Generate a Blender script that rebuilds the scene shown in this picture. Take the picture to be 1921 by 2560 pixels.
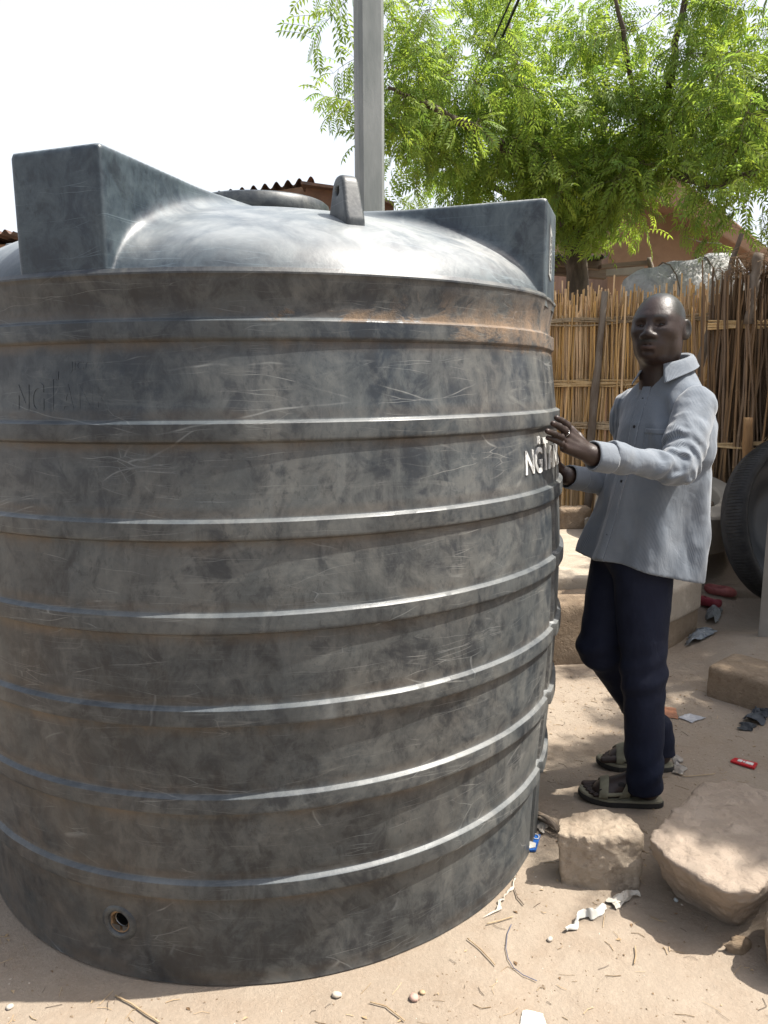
import bpy, bmesh, math, random
import numpy as np
from mathutils import Vector, Matrix
random.seed(7); rng = np.random.default_rng(7)
scene = bpy.context.scene
for o in list(bpy.data.objects): bpy.data.objects.remove(o)
C = scene.collection

# ------------------------------------------------------------------ camera
CAM_H, PITCH, ROLL, FPX = 1.45, .1621, -.0094, 1922.3
cp, sp = math.cos(PITCH), math.sin(PITCH); cr, sr = math.cos(ROLL), math.sin(ROLL)
FW = Vector((0, cp, -sp)); UP0 = Vector((0, sp, cp)); RT0 = Vector((1, 0, 0))
RT = cr*RT0 + sr*UP0; UPV = -sr*RT0 + cr*UP0
camd = bpy.data.cameras.new('camera'); cam = bpy.data.objects.new('camera', camd); C.objects.link(cam)
camd.sensor_fit = 'VERTICAL'; camd.sensor_height = 24; camd.sensor_width = 18
camd.lens = 24*FPX/2560; camd.clip_start = .05; camd.clip_end = 500
cam.matrix_world = Matrix(((RT.x, UPV.x, -FW.x, 0), (RT.y, UPV.y, -FW.y, 0), (RT.z, UPV.z, -FW.z, CAM_H), (0, 0, 0, 1)))
scene.camera = cam

# ------------------------------------------------------------------ light
SUN_EL, SUN_AZ = math.radians(60), math.radians(-2)      # azimuth counted from +X towards +Y
world = bpy.data.worlds.new('World'); scene.world = world; world.use_nodes = True
wn, wl = world.node_tree.nodes, world.node_tree.links
for n in list(wn): wn.remove(n)
sky = wn.new('ShaderNodeTexSky'); sky.sky_type = 'NISHITA'; sky.sun_disc = False
sky.sun_elevation = SUN_EL; sky.sun_rotation = math.radians(90) - SUN_AZ
sky.dust_density = 6.0; sky.air_density = 1.0; sky.ozone_density = 1.0; sky.altitude = 300
hsv = wn.new('ShaderNodeHueSaturation'); hsv.inputs['Saturation'].default_value = .85; hsv.inputs['Value'].default_value = 1.0
bg = wn.new('ShaderNodeBackground'); bg.inputs[1].default_value = .15
wo = wn.new('ShaderNodeOutputWorld')
tcw = wn.new('ShaderNodeTexCoord'); sx = wn.new('ShaderNodeSeparateXYZ'); wl.new(tcw.outputs['Generated'], sx.inputs[0])
mr = wn.new('ShaderNodeMapRange'); mr.interpolation_type = 'SMOOTHSTEP'      # dust haze: white low down, thinning towards the zenith
mr.inputs[1].default_value = .30; mr.inputs[2].default_value = .85; mr.inputs[3].default_value = .95; mr.inputs[4].default_value = .25
wl.new(sx.outputs[2], mr.inputs[0])
mxw = wn.new('ShaderNodeMix'); mxw.data_type = 'RGBA'; wl.new(mr.outputs[0], mxw.inputs[0]); mxw.inputs[7].default_value = (3.15, 3.35, 3.65, 1)
wl.new(sky.outputs[0], hsv.inputs['Color']); wl.new(hsv.outputs[0], mxw.inputs[6]); wl.new(mxw.outputs[2], bg.inputs[0]); wl.new(bg.outputs[0], wo.inputs[0])
sund = bpy.data.lights.new('sun', 'SUN'); sund.energy = 5.0; sund.angle = math.radians(.55); sund.color = (1, .95, .87)
sun = bpy.data.objects.new('sun', sund); C.objects.link(sun)
sdir = Vector((math.cos(SUN_EL)*math.cos(SUN_AZ), math.cos(SUN_EL)*math.sin(SUN_AZ), math.sin(SUN_EL)))
sun.rotation_euler = sdir.to_track_quat('Z', 'Y').to_euler(); sun.location = (6, 0, 12)
scene.view_settings.view_transform = 'Standard'; scene.view_settings.look = 'None'
scene.view_settings.exposure = 1.15; scene.view_settings.gamma = 1
scene.render.engine = 'CYCLES'
scene.cycles.max_bounces = 6; scene.cycles.diffuse_bounces = 3; scene.cycles.glossy_bounces = 3; scene.cycles.transmission_bounces = 4; scene.cycles.transparent_max_bounces = 6

# ------------------------------------------------------------------ helpers
K = 1921/1660
def at(x, y, Y):
    """world point seen at photo position (x, y) (1660 px wide scale), Y metres ahead"""
    u = (x*K-960.5)/FPX; v = (1280-y*K)/FPX
    d = FW + u*RT + v*UPV
    return Vector((0, 0, CAM_H)) + d*(Y/d.y)
def gr(x, y, z=0.):
    u = (x*K-960.5)/FPX; v = (1280-y*K)/FPX
    d = FW + u*RT + v*UPV
    return Vector((0, 0, CAM_H)) + d*((z-CAM_H)/d.z)

def tag(o, label=None, cat=None, group=None, kind=None):
    if label: o['label'] = label
    if cat: o['category'] = cat
    if group: o['group'] = group
    if kind: o['kind'] = kind
    return o
def empty(name, loc=(0, 0, 0), rz=0):
    o = bpy.data.objects.new(name, None); o.empty_display_size = .1
    C.objects.link(o); o.location = loc; o.rotation_euler = (0, 0, rz); return o
def mesh_obj(name, V, F, mat=None, parent=None, smooth=False, world=False, attrs=None):
    """V in parent-local coordinates unless world=True (then the parent is unrotated at its location)"""
    me = bpy.data.meshes.new(name)
    V = np.asarray(V, dtype=float).reshape(-1, 3)
    if world and parent is not None: V = V - np.array(parent.location)
    me.from_pydata(V.tolist(), [], F if isinstance(F, list) else F.tolist())
    me.update()
    if smooth: me.polygons.foreach_set('use_smooth', np.ones(len(me.polygons), bool))
    if mat: me.materials.append(mat)
    for k, a in (attrs or {}).items():
        at_ = me.attributes.new(k, 'FLOAT', 'POINT'); at_.data.foreach_set('value', np.asarray(a, np.float32))
    o = bpy.data.objects.new(name, me); C.objects.link(o)
    if parent is not None: o.parent = parent
    return o
def dup(o, parent, loc=None, rot=None, scale=None):
    c = o.copy(); C.objects.link(c); c.parent = parent
    if loc is not None: c.location = loc
    if rot is not None: c.rotation_euler = rot
    if scale is not None: c.scale = scale
    return c
def recalc(o):
    bm = bmesh.new(); bm.from_mesh(o.data); bmesh.ops.recalc_face_normals(bm, faces=bm.faces); bm.to_mesh(o.data); bm.free()
def box_vf(x0, x1, y0, y1, z0, z1):
    V = [(x, y, z) for x in (x0, x1) for y in (y0, y1) for z in (z0, z1)]
    F = [(0, 1, 3, 2), (4, 6, 7, 5), (0, 4, 5, 1), (2, 3, 7, 6), (0, 2, 6, 4), (1, 5, 7, 3)]
    return np.array(V, float), F
def bevel(o, w=.005, seg=2, angle=True):
    bm = bmesh.new(); bm.from_mesh(o.data)
    es = [e for e in bm.edges if len(e.link_faces) == 2 and e.calc_face_angle(0) > .5]
    bmesh.ops.bevel(bm, geom=es, offset=w, segments=seg, affect='EDGES', profile=.6)
    bm.to_mesh(o.data); bm.free()
def tube_vf(pts, rad, n=8, cap=True, flat=1.0):
    pts = [np.array(p, float) for p in pts]; m = len(pts)
    rads = [rad]*m if np.isscalar(rad) else list(rad)
    V = []; F = []; prev = None
    for i in range(m):
        d = pts[min(i+1, m-1)]-pts[max(i-1, 0)]; d /= np.linalg.norm(d)+1e-12
        if prev is None:
            a = np.array([0, 0, 1.]) if abs(d[2]) < .9 else np.array([1., 0, 0])
            u = np.cross(a, d)
        else: u = prev - d*(prev@d)
        u /= np.linalg.norm(u)+1e-12; w = np.cross(d, u); prev = u
        for k in range(n):
            t = 2*math.pi*k/n
            V.append(pts[i]+rads[i]*(math.cos(t)*u+flat*math.sin(t)*w))
    for i in range(m-1):
        for k in range(n):
            k2 = (k+1) % n
            F.append((i*n+k, i*n+k2, (i+1)*n+k2, (i+1)*n+k))
    if cap: F.append(tuple(range(n-1, -1, -1))); F.append(tuple((m-1)*n+k for k in range(n)))
    return np.array(V), F
class MB:
    """collects shapes into one mesh"""
    def __init__(s): s.V = []; s.F = []; s.n = 0
    def add(s, V, F):
        V = np.asarray(V, float); s.V.append(V); s.F += [tuple(i+s.n for i in f) for f in F]; s.n += len(V); return s
    def tube(s, p, r, n=8, **k): return s.add(*tube_vf(p, r, n, **k))
    def box(s, *a): return s.add(*box_vf(*a))
    def build(s, name, mat=None, parent=None, smooth=False, world=False):
        return mesh_obj(name, np.concatenate(s.V), s.F, mat, parent, smooth, world)
def lathe_vf(prof, n=64, a0=0., a1=2*math.pi):
    full = abs(a1-a0-2*math.pi) < 1e-6; m = n if full else n+1
    V = []; F = []
    for r, z in prof:
        for k in range(m):
            t = a0+(a1-a0)*k/n; V.append((r*math.cos(t), r*math.sin(t), z))
    for i in range(len(prof)-1):
        for k in range(n):
            k2 = (k+1) % m
            F.append((i*m+k, i*m+k2, (i+1)*m+k2, (i+1)*m+k))
    return np.array(V), F

def fbm(P, scale=1., octs=4, seed=0, gain=.5):
    """cheap vectorised value noise, about -1..1"""
    P = np.asarray(P, float)*scale; out = np.zeros(len(P)); amp = 1.; tot = 0
    for o in range(octs):
        I = np.floor(P).astype(np.int64); f = P-I; f = f*f*(3-2*f); s = np.zeros(len(P))
        for dx in (0, 1):
            for dy in (0, 1):
                for dz in (0, 1):
                    h = (I[:, 0]+dx)*374761393+(I[:, 1]+dy)*668265263+(I[:, 2]+dz)*2147483647+(seed+o)*974634777
                    h = (h ^ (h >> 13))*1274126177; h = (h ^ (h >> 16)) & 0xffff
                    w = (f[:, 0] if dx else 1-f[:, 0])*(f[:, 1] if dy else 1-f[:, 1])*(f[:, 2] if dz else 1-f[:, 2])
                    s += w*(h/32767.5-1)
        out += amp*s; tot += amp; amp *= gain; P = P*2.03+17.3
    return out/tot

# ---- signed distance sculpting
def sdf_grid(lo, hi, h):
    ax = [np.arange(lo[i], hi[i]+h, h, dtype=np.float32) for i in range(3)]
    X, Y, Z = np.meshgrid(*ax, indexing='ij')
    return X, Y, Z
def smin(a, b, k):
    h = np.clip(.5+.5*(b-a)/k, 0, 1); return b+(a-b)*h-k*h*(1-h)
def smax(a, b, k): return -smin(-a, -b, k)
def s_caps(G, a, b, ra, rb):
    X, Y, Z = G; a = np.array(a, np.float32); d = np.array(b, np.float32)-a; L = float(d@d)
    t = np.clip(((X-a[0])*d[0]+(Y-a[1])*d[1]+(Z-a[2])*d[2])/L, 0, 1)
    return np.sqrt((X-a[0]-t*d[0])**2+(Y-a[1]-t*d[1])**2+(Z-a[2]-t*d[2])**2)-(ra+(rb-ra)*t)
def s_ell(G, c, r, M=None):
    X, Y, Z = G; x, y, z = X-c[0], Y-c[1], Z-c[2]
    if M is not None:
        x, y, z = (M[0][0]*x+M[0][1]*y+M[0][2]*z, M[1][0]*x+M[1][1]*y+M[1][2]*z, M[2][0]*x+M[2][1]*y+M[2][2]*z)
    k0 = np.sqrt((x/r[0])**2+(y/r[1])**2+(z/r[2])**2); k1 = np.sqrt((x/r[0]**2)**2+(y/r[1]**2)**2+(z/r[2]**2)**2)
    return k0*(k0-1)/(k1+1e-9)
def surface_nets(S, lo, h):
    """naive surface nets: returns V, F(quads) of the zero level, negative inside"""
    nx, ny, nz = S.shape; s = S < 0
    c = [(i, j, k) for i in (0, 1) for j in (0, 1) for k in (0, 1)]
    sub = lambda A, o: A[o[0]:nx-1+o[0], o[1]:ny-1+o[1], o[2]:nz-1+o[2]]
    cnt = sum(sub(s, o).astype(np.int8) for o in c)
    act = (cnt > 0) & (cnt < 8)
    I, J, Kk = np.nonzero(act); idx = np.full(act.shape, -1, np.int64); idx[I, J, Kk] = np.arange(len(I))
    acc = np.zeros((len(I), 3)); num = np.zeros(len(I))
    vals = {o: S[I+o[0], J+o[1], Kk+o[2]].astype(float) for o in c}
    for o in c:
        for ax in range(3):
            if o[ax]: continue
            p = list(o); p[ax] = 1; p = tuple(p); a, b = vals[o], vals[p]
            m = (a < 0) != (b < 0); t = np.where(m, a/np.where(m, a-b, 1), 0)
            q = np.array(o, float)[None]*np.ones((len(I), 1)); q[:, ax] = t
            acc += q*m[:, None]; num += m
    V = (np.stack([I, J, Kk], 1)+acc/num[:, None])*h+np.array(lo)
    F = []
    for ax in range(3):
        b, c2 = [(1, 2), (2, 0), (0, 1)][ax]
        sl0 = [slice(1, n-1) for n in (nx, ny, nz)]; sl1 = list(sl0)
        sl0[ax] = slice(0, S.shape[ax]-1); sl1[ax] = slice(1, S.shape[ax])
        A, B = s[tuple(sl0)], s[tuple(sl1)]; off = [1, 1, 1]; off[ax] = 0
        E = np.argwhere(A != B)+np.array(off)
        if len(E) == 0: continue
        fl = A[tuple((E-np.array(off)).T)]
        def cell(db, dc):
            q = E.copy(); q[:, b] -= db; q[:, c2] -= dc; return idx[tuple(q.T)]
        Q = np.stack([cell(1, 1), cell(0, 1), cell(0, 0), cell(1, 0)], 1)
        Q[~fl] = Q[~fl][:, ::-1]; F.append(Q)
    F = np.concatenate(F); F = F[(F >= 0).all(1)]
    return V, F

# ---- node materials
KALB = .56       # the picture is exposed up, so surfaces keep modest base colours
class NT:
    def __init__(s, name):
        s.m = bpy.data.materials.new(name); s.m.use_nodes = True; s.n = s.m.node_tree.nodes; s.l = s.m.node_tree.links
        s.b = s.n['Principled BSDF']; s.out = s.n['Material Output']
        s.tc = s.n.new('ShaderNodeTexCoord')
    def link(s, a, b): s.l.new(a, b)
    def val(s, v, sock):
        if isinstance(v, bpy.types.NodeSocket): s.l.new(v, sock)
        else: sock.default_value = (tuple(v)+(1,) if isinstance(v, (tuple, list)) and len(v) == 3 and sock.type == 'RGBA' else v)
    def coord(s, scale=(1, 1, 1), rot=(0, 0, 0), src=None, loc=(0, 0, 0)):
        mp = s.n.new('ShaderNodeMapping'); mp.inputs['Scale'].default_value = scale; mp.inputs['Rotation'].default_value = rot
        mp.inputs['Location'].default_value = loc
        s.l.new(src or s.tc.outputs['Object'], mp.inputs[0]); return mp.outputs[0]
    def noise(s, scale=5, detail=5, rough=.55, vec=None, dist=0, color=False):
        t = s.n.new('ShaderNodeTexNoise'); t.inputs['Scale'].default_value = scale; t.inputs['Detail'].default_value = detail
        t.inputs['Roughness'].default_value = rough; t.inputs['Distortion'].default_value = dist
        s.l.new(vec or s.tc.outputs['Object'], t.inputs['Vector']); return t.outputs['Color' if color else 'Fac']
    def voro(s, scale=5, vec=None, feature='F1', out='Distance', rnd=1):
        t = s.n.new('ShaderNodeTexVoronoi'); t.feature = feature; t.inputs['Scale'].default_value = scale
        t.inputs['Randomness'].default_value = rnd
        s.l.new(vec or s.tc.outputs['Object'], t.inputs['Vector']); return t.outputs[out]
    def ramp(s, fac, stops):
        r = s.n.new('ShaderNodeValToRGB'); e = r.color_ramp.elements
        while len(e) < len(stops): e.new(.5)
        for i, (p, c) in enumerate(stops):
            e[i].position = p; e[i].color = (c, c, c, 1) if not isinstance(c, (tuple, list)) else tuple(c)+(1,)
        s.val(fac, r.inputs[0]); return r.outputs[0]
    def mix(s, fac, a, b, mode='MIX'):
        m = s.n.new('ShaderNodeMix'); m.data_type = 'RGBA'; m.blend_type = mode
        s.val(fac, m.inputs[0]); s.val(a, m.inputs[6]); s.val(b, m.inputs[7]); return m.outputs[2]
    def math(s, op, a, b=0., clamp=False):
        m = s.n.new('ShaderNodeMath'); m.operation = op; m.use_clamp = clamp
        s.val(a, m.inputs[0]); s.val(b, m.inputs[1]); return m.outputs[0]
    def maprange(s, v, a, b, c=0., d=1., smooth=False):
        m = s.n.new('ShaderNodeMapRange'); m.inputs[1].default_value = a; m.inputs[2].default_value = b
        m.inputs[3].default_value = c; m.inputs[4].default_value = d
        if smooth: m.interpolation_type = 'SMOOTHSTEP'
        s.val(v, m.inputs[0]); return m.outputs[0]
    def attr(s, name):
        a = s.n.new('ShaderNodeAttribute'); a.attribute_name = name; return a.outputs['Fac']
    def sep(s, vec=None):
        x = s.n.new('ShaderNodeSeparateXYZ'); s.l.new(vec or s.tc.outputs['Object'], x.inputs[0]); return x.outputs
    def objrand(s):
        return s.n.new('ShaderNodeObjectInfo').outputs['Random']
    def bump(s, h, strength=.3, dist=.01, prev=None):
        b = s.n.new('ShaderNodeBump'); b.inputs['Strength'].default_value = strength; b.inputs['Distance'].default_value = dist
        s.l.new(h, b.inputs['Height'])
        if prev: s.l.new(prev, b.inputs['Normal'])
        return b.outputs[0]
    def fin(s, color=None, rough=None, normal=None, spec=None, metal=None, k=None):
        k = KALB if k is None else k
        if color is not None and isinstance(color, bpy.types.NodeSocket): color = s.mix(1., color, (k, k, k), 'MULTIPLY')
        if color is not None: s.val(color, s.b.inputs['Base Color'])
        if rough is not None: s.val(rough, s.b.inputs['Roughness'])
        if normal is not None: s.l.new(normal, s.b.inputs['Normal'])
        if spec is not None: s.val(spec, s.b.inputs['Specular IOR Level'])
        if metal is not None: s.val(metal, s.b.inputs['Metallic'])
        return s.m
def simple(name, col, col2=None, rough=.8, scale=8, bump=.2, bdist=.004, spec=.3, metal=None, vec=None, vary=0, bscale=None, k=None):
    t = NT(name); v = t.coord(vec) if vec else None
    n = t.noise(scale, 4, .6, v)
    c = t.mix(t.maprange(n, .35, .65), col, col2 or tuple(x*.7 for x in col))
    if vary:
        r = t.maprange(t.objrand(), 0, 1, 1-vary, 1+vary)
        mul = t.n.new('ShaderNodeHueSaturation'); t.val(r, mul.inputs['Value']); t.l.new(c, mul.inputs['Color']); c = mul.outputs[0]
    nb = t.noise(bscale or scale*6, 4, .65, v)
    return t.fin(c, rough, t.bump(nb, bump, bdist), spec, metal, k)
# ------------------------------------------------------------------ ground
def ground_height(x, y):
    P = np.stack([x, y, 0*x], 1)
    z = .012*fbm(P, 1.1, 3, 3)+.006*fbm(P, 5, 3, 9)+.0022*fbm(P, 26, 2, 12)
    z += .10*np.exp(-(((x-2.05)/.30)**2+((y-3.95)/.28)**2))          # heaped sand at the post
    z += .36*np.clip((y-4.5)/1.3, 0, 1)**2*(3-2*np.clip((y-4.5)/1.3, 0, 1))*np.clip((x-1.0)/.8+1, 0, 1)
    z += .025*np.exp(-(((x-1.08)/.12)**2+((y-1.80)/.10)**2))
    tank = np.hypot(x+.394, y-2.6015); z = z*np.clip((tank-.9)/.12, 0, 1)   # levelled under the tank
    for fx, fy in ((.80, 2.47), (.99, 2.72)):                           # trodden flat under the feet
        z *= 1-np.exp(-(((x-fx)/.22)**2+((y-fy)/.12)**2))
    return z
def gz(x, y): return float(ground_height(np.array([x*1.]), np.array([y*1.]))[0])
def grid_axis(lo, hi, nlo, nhi, step, n):
    a = np.arange(nlo, nhi+1e-6, step)
    l = nlo-(nlo-lo)*np.linspace(1, 0, n, endpoint=False)**2.2; r = nhi+(hi-nhi)*np.linspace(0, 1, n+1)[1:]**2.2
    return np.concatenate([l, a, r])
gx = grid_axis(-120, 120, -1.9, 3.2, .02, 26); gy = grid_axis(-60, 150, .9, 6.2, .02, 26)
GX, GY = np.meshgrid(gx, gy, indexing='ij'); GZ = ground_height(GX.ravel(), GY.ravel())
nX, nY = len(gx), len(gy); ii = (np.arange(nX-1)[:, None]*nY+np.arange(nY-1)[None]).ravel()
t = NT('sand')
big = t.noise(1.1, 5, .6); mid = t.noise(7, 6, .65); fine = t.noise(90, 4, .7)
col = t.mix(t.maprange(big, .35, .68), (.435, .362, .283), (.365, .295, .225))
col = t.mix(t.maprange(mid, .45, .75, 0, .6), col, (.33, .245, .175))
col = t.mix(t.maprange(fine, .5, .8, 0, .5), col, (.55, .46, .36))
speck = t.ramp(t.voro(75, rnd=1), [(0, 1), (.06, 1), (.10, 0)])
spm = t.math('MULTIPLY', speck, t.maprange(t.noise(5, 3), .52, .62))
col = t.mix(t.math('MULTIPLY', spm, .7), col, (.14, .10, .07))
bp = t.bump(t.noise(34, 6, .72), .55, .014); bp = t.bump(t.noise(220, 2, .7), .35, .003, bp)
M_SAND = t.fin(col, .95, bp, .15)
g = mesh_obj('ground', np.stack([GX.ravel(), GY.ravel(), GZ], 1), np.stack([ii, ii+nY, ii+nY+1, ii+1], 1), M_SAND, smooth=True)
g['kind'] = 'structure'

# ------------------------------------------------------------------ water tank
TX, TY = -.394, 2.6015
_rc = np.polyfit([0, .15, .289, .52, .739, .956, 1.163, 1.375, 1.591, 1.69], [.9405, .9445, .9515, .9725, .9828, .9842, .978, .963, .940, .926], 5)
def Rr(z): return float(np.polyval(_rc, z)) if np.isscalar(z) else np.polyval(_rc, z)
RING_Z = [1.591, 1.375, 1.163, .956, .739, .520, .289]
def tank_mat(name='dusty_black_plastic', top=False):
    t = NT(name); xyz = t.sep(); ang = t.math('ARCTAN2', xyz[1], xyz[0])
    cyl = t.n.new('ShaderNodeCombineXYZ'); t.l.new(ang, cyl.inputs[0]); t.l.new(xyz[2], cyl.inputs[1]); cv = cyl.outputs[0]
    v1 = t.coord((1, 1, .7)); v2 = t.coord((1, 1, .14), loc=(2, 2, 2))
    a = t.noise(1.9, 6, .62, v1, .8); b = t.noise(8.5, 6, .68, v1, .5); s = t.noise(30, 4, .6, v2)
    blk = t.mix(t.maprange(b, .4, .6), (.030, .042, .056), (.058, .070, .078))
    d = t.maprange(t.math('ADD', t.math('MULTIPLY', a, .6), t.math('MULTIPLY', b, .4)), .41, .60)
    col = t.mix(t.math('MULTIPLY', d, .72), blk, (.165, .172, .165))
    # brown-grey dried dust in broad drifts
    br = t.maprange(t.noise(1.4, 5, .6, t.coord((1, 1, 1.3), loc=(7, 3, 1)), .6), .46, .62)
    col = t.mix(t.math('MULTIPLY', t.math('MULTIPLY', br, b), .85), col, (.205, .180, .148))
    # vertical water runs, only in places
    run = t.math('MULTIPLY', t.maprange(s, .52, .64), t.maprange(a, .5, .6)); col = t.mix(t.math('MULTIPLY', run, .40), col, (.24, .24, .225))
    rund = t.math('MULTIPLY', t.maprange(s, .46, .38), t.maprange(a, .52, .44)); col = t.mix(t.math('MULTIPLY', rund, .45), col, (.030, .036, .044))
    # rubbed dark blotches, hand and tyre marks
    bl = t.ramp(t.noise(4.3, 4, .6, t.coord((1, 1, .9), loc=(4, 9, 2)), 1.6), [(0, 0), (.53, 0), (.61, 1)])
    col = t.mix(t.math('MULTIPLY', bl, .75), col, (.026, .032, .040))
    # pale wiped smears running sideways
    sm = t.ramp(t.noise(4.2, 6, .72, t.coord((.55, .55, 2.6), (.25, .12, 0), loc=(9, 2, 4)), 1.), [(0, 0), (.57, 0), (.68, 1)])
    col = t.mix(t.math('MULTIPLY', sm, .50), col, (.27, .265, .24))
    mott = t.noise(17, 5, .72, t.coord((1, 1, .8), loc=(8, 8, 1)), .6)
    col = t.mix(t.maprange(mott, .44, .62, 0, .5), col, (.21, .208, .19)); col = t.mix(t.maprange(mott, .46, .34, 0, .6), col, (.032, .038, .046))
    fleck = t.ramp(t.noise(55, 3, .7, t.coord((1, 1, .6), loc=(1, 2, 9))), [(0, 1), (.33, 1), (.40, 0)])
    col = t.mix(t.math('MULTIPLY', fleck, .40), col, (.03, .035, .04))
    # scratches in clusters: a shared warp and cluster mask, thin line fields at several angles
    warp = t.noise(2.4, 3, .55, cv, color=True); clus = t.noise(2.2, 3, .6, t.coord(loc=(3, 8, 0), src=cv)); brk = t.noise(11, 2, .6, t.coord(loc=(6, 1, 0), src=cv))
    sc = None
    for i, (rz, sx, sy, scl, th, lo_) in enumerate([(.30, .30, 2.6, 3.6, .006, .50), (-.8, .35, 2.4, 6.4, .009, .54), (1.45, .3, 2.8, 7.0, .010, .56), (.02, .22, 3.2, 5.5, .007, .48), (2.3, .35, 2.6, 15., .018, .58)]):
        cm = t.coord((sx, sy, 1), (0, 0, rz), cv, (i*3.1, i*1.7, 0))
        dis = t.n.new('ShaderNodeVectorMath'); dis.operation = 'MULTIPLY_ADD'
        t.l.new(warp, dis.inputs[0]); dis.inputs[1].default_value = (.10, .22, 0); t.l.new(cm, dis.inputs[2])
        e = t.voro(scl, dis.outputs[0], 'DISTANCE_TO_EDGE')
        ln = t.math('MULTIPLY', t.maprange(e, 0, th, 1, 0), t.maprange(clus if i % 2 == 0 else t.math('SUBTRACT', 1., clus), lo_, lo_+.08))
        sc = ln if sc is None else t.math('MAXIMUM', sc, ln)
    sc = t.math('MULTIPLY', sc, t.maprange(brk, .40, .56))
    col = t.mix(t.math('MULTIPLY', sc, .80), col, (.42, .41, .38))
    dn = t.noise(6, 5, .7, t.coord((1, 1, 1), loc=(4, 4, 1)))
    dirt = t.attr('dirt'); leftm = t.maprange(xyz[0], .75, -.5, .30, 1.)
    dd = t.math('MULTIPLY', t.math('MULTIPLY', dirt, t.maprange(dn, .36, .56)), leftm)
    col = t.mix(t.math('MULTIPLY', dd, .85), col, (.20, .13, .075))
    lowl = t.math('MULTIPLY', t.maprange(xyz[2], .95, .25), t.maprange(xyz[0], .05, -.55))
    col = t.mix(t.math('MULTIPLY', t.math('MULTIPLY', lowl, t.maprange(dn, .3, .6)), .60), col, (.27, .21, .16))
    col = t.mix(t.math('MULTIPLY', t.attr('ledge'), t.maprange(dn, .3, .6, .1, .55)), col, (.28, .29, .29))  # ledge dust painted paler to imitate highlights on the ring slopes
    grain = t.noise(150, 2, .6)
    # soil caked on the right shoulder: thin film, thicker just above the first ring
    soiln = t.noise(5.5, 6, .72, t.coord((1, 1, 1.8), loc=(1, 7, 3)), .8); so_ = t.math('SUBTRACT', soiln, .5)
    lim = t.math('ADD', xyz[0], t.math('MULTIPLY', so_, 2.2))
    top_ = t.maprange(t.math('ADD', xyz[2], t.math('MULTIPLY', so_, .22)), 1.70, 1.625)
    soil = t.math('MULTIPLY', t.math('MULTIPLY', t.maprange(lim, .55, .85), top_), t.math('MULTIPLY', t.maprange(t.math('ADD', xyz[2], t.math('MULTIPLY', so_, .08)), 1.536, 1.548), t.maprange(xyz[1], .1, -.2)))
    # a tongue of soil lying on the ledge of ring one, reaching further left
    lg = t.math('MULTIPLY', t.math('MULTIPLY', t.maprange(xyz[2], 1.586, 1.594), t.maprange(t.math('ADD', xyz[2], t.math('MULTIPLY', so_, -.10)), 1.615, 1.600)), t.math('MULTIPLY', t.maprange(lim, .25, .40), t.maprange(xyz[1], .1, -.2)))
    soil = t.math('MAXIMUM', soil, lg)
    soilc = t.mix(t.maprange(grain, .30, .70), (.34, .235, .155), (.25, .17, .11))
    col = t.mix(t.math('MULTIPLY', soil, t.maprange(t.noise(12, 5, .7, v1), .34, .56, .45, .95)), col, soilc)
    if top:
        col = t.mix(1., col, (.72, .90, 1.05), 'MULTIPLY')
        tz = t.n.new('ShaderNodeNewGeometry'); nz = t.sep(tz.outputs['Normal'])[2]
        dust_glare = t.math('MULTIPLY', t.maprange(nz, .40, .92), t.maprange(b, .30, .56, .55, 1.))
        col = t.mix(t.math('MULTIPLY', dust_glare, .90), col, (.52, .52, .50))  # settled dust, painted whiter on upward faces to imitate the dome's glare
    col = t.mix(t.maprange(xyz[0], .0, .85, 1., 0.), col, t.mix(1., col, (.72, .77, .81), 'MULTIPLY'))  # left side darkened in colour to deepen its shade beside the sunlit right
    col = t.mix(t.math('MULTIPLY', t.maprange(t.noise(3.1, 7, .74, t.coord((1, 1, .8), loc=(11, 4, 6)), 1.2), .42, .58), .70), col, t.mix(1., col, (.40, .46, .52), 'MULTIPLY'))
    rough = t.maprange(d, 0, 1, .36, .54)
    rough = t.mix(soil, rough, (.95, .95, .95))
    bp = t.bump(t.math('ADD', b, t.math('MULTIPLY', t.noise(70, 3, .7), .12)), .22, .006)
    bp = t.bump(t.math('MULTIPLY', grain, soil), .3, .004, bp)
    return t.fin(col, rough, bp, .42)
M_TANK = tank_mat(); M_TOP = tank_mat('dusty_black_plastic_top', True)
tank = empty('water_tank', (TX, TY, 0))
tag(tank, 'huge dusty black ribbed plastic water tank standing on the sand', 'water tank')

prof = []      # (z, r, dirt)
def body(z): return Rr(z)-.0125
for z, r in ((.000, .905), (.001, .922), (.005, .929), (.014, body(.014)-.001), (.03, body(.03))): prof.append((z, r, .5))
zs = sorted(RING_Z); cur = .05
for zi in zs:
    e = zi-.044
    for z in np.arange(cur, e-.012, .022): prof.append((z, body(z), max(0, 1-(e-z)/.030)))
    prof += [(e-.006, body(e), 1), (e, body(e)+.0008, 1), (zi-.0385, Rr(zi)-.0006, .3), (zi-.0372, Rr(zi), .1), (zi-.033, Rr(zi)+.0003, 0), (zi-.02, Rr(zi)+.0005, 0),
             (zi-.0012, Rr(zi), 0), (zi, Rr(zi)-.0008, 0), (zi+.0058, body(zi)+.0010, .2), (zi+.0095, body(zi)+.0001, .5), (zi+.02, body(zi), .5)]
    cur = zi+.036
for z in (1.627, 1.645, 1.66, 1.675): prof.append((z, body(1.61)+(.9395-body(1.61))*(z-1.61)/.07, .1))
prof += [(1.683, .940, .2), (1.6865, .9425, .2), (1.6905, .9425, .2), (1.694, .9395, .2), (1.70, .935, .2)]
NA = 720; A = np.arange(NA)*2*np.pi/NA; prof = np.array(prof)
Rg = prof[:, 1][:, None]*np.ones((1, NA)); Zg = prof[:, 0][:, None]*np.ones((1, NA)); Ag = A[None]*np.ones((len(prof), 1))
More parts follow.
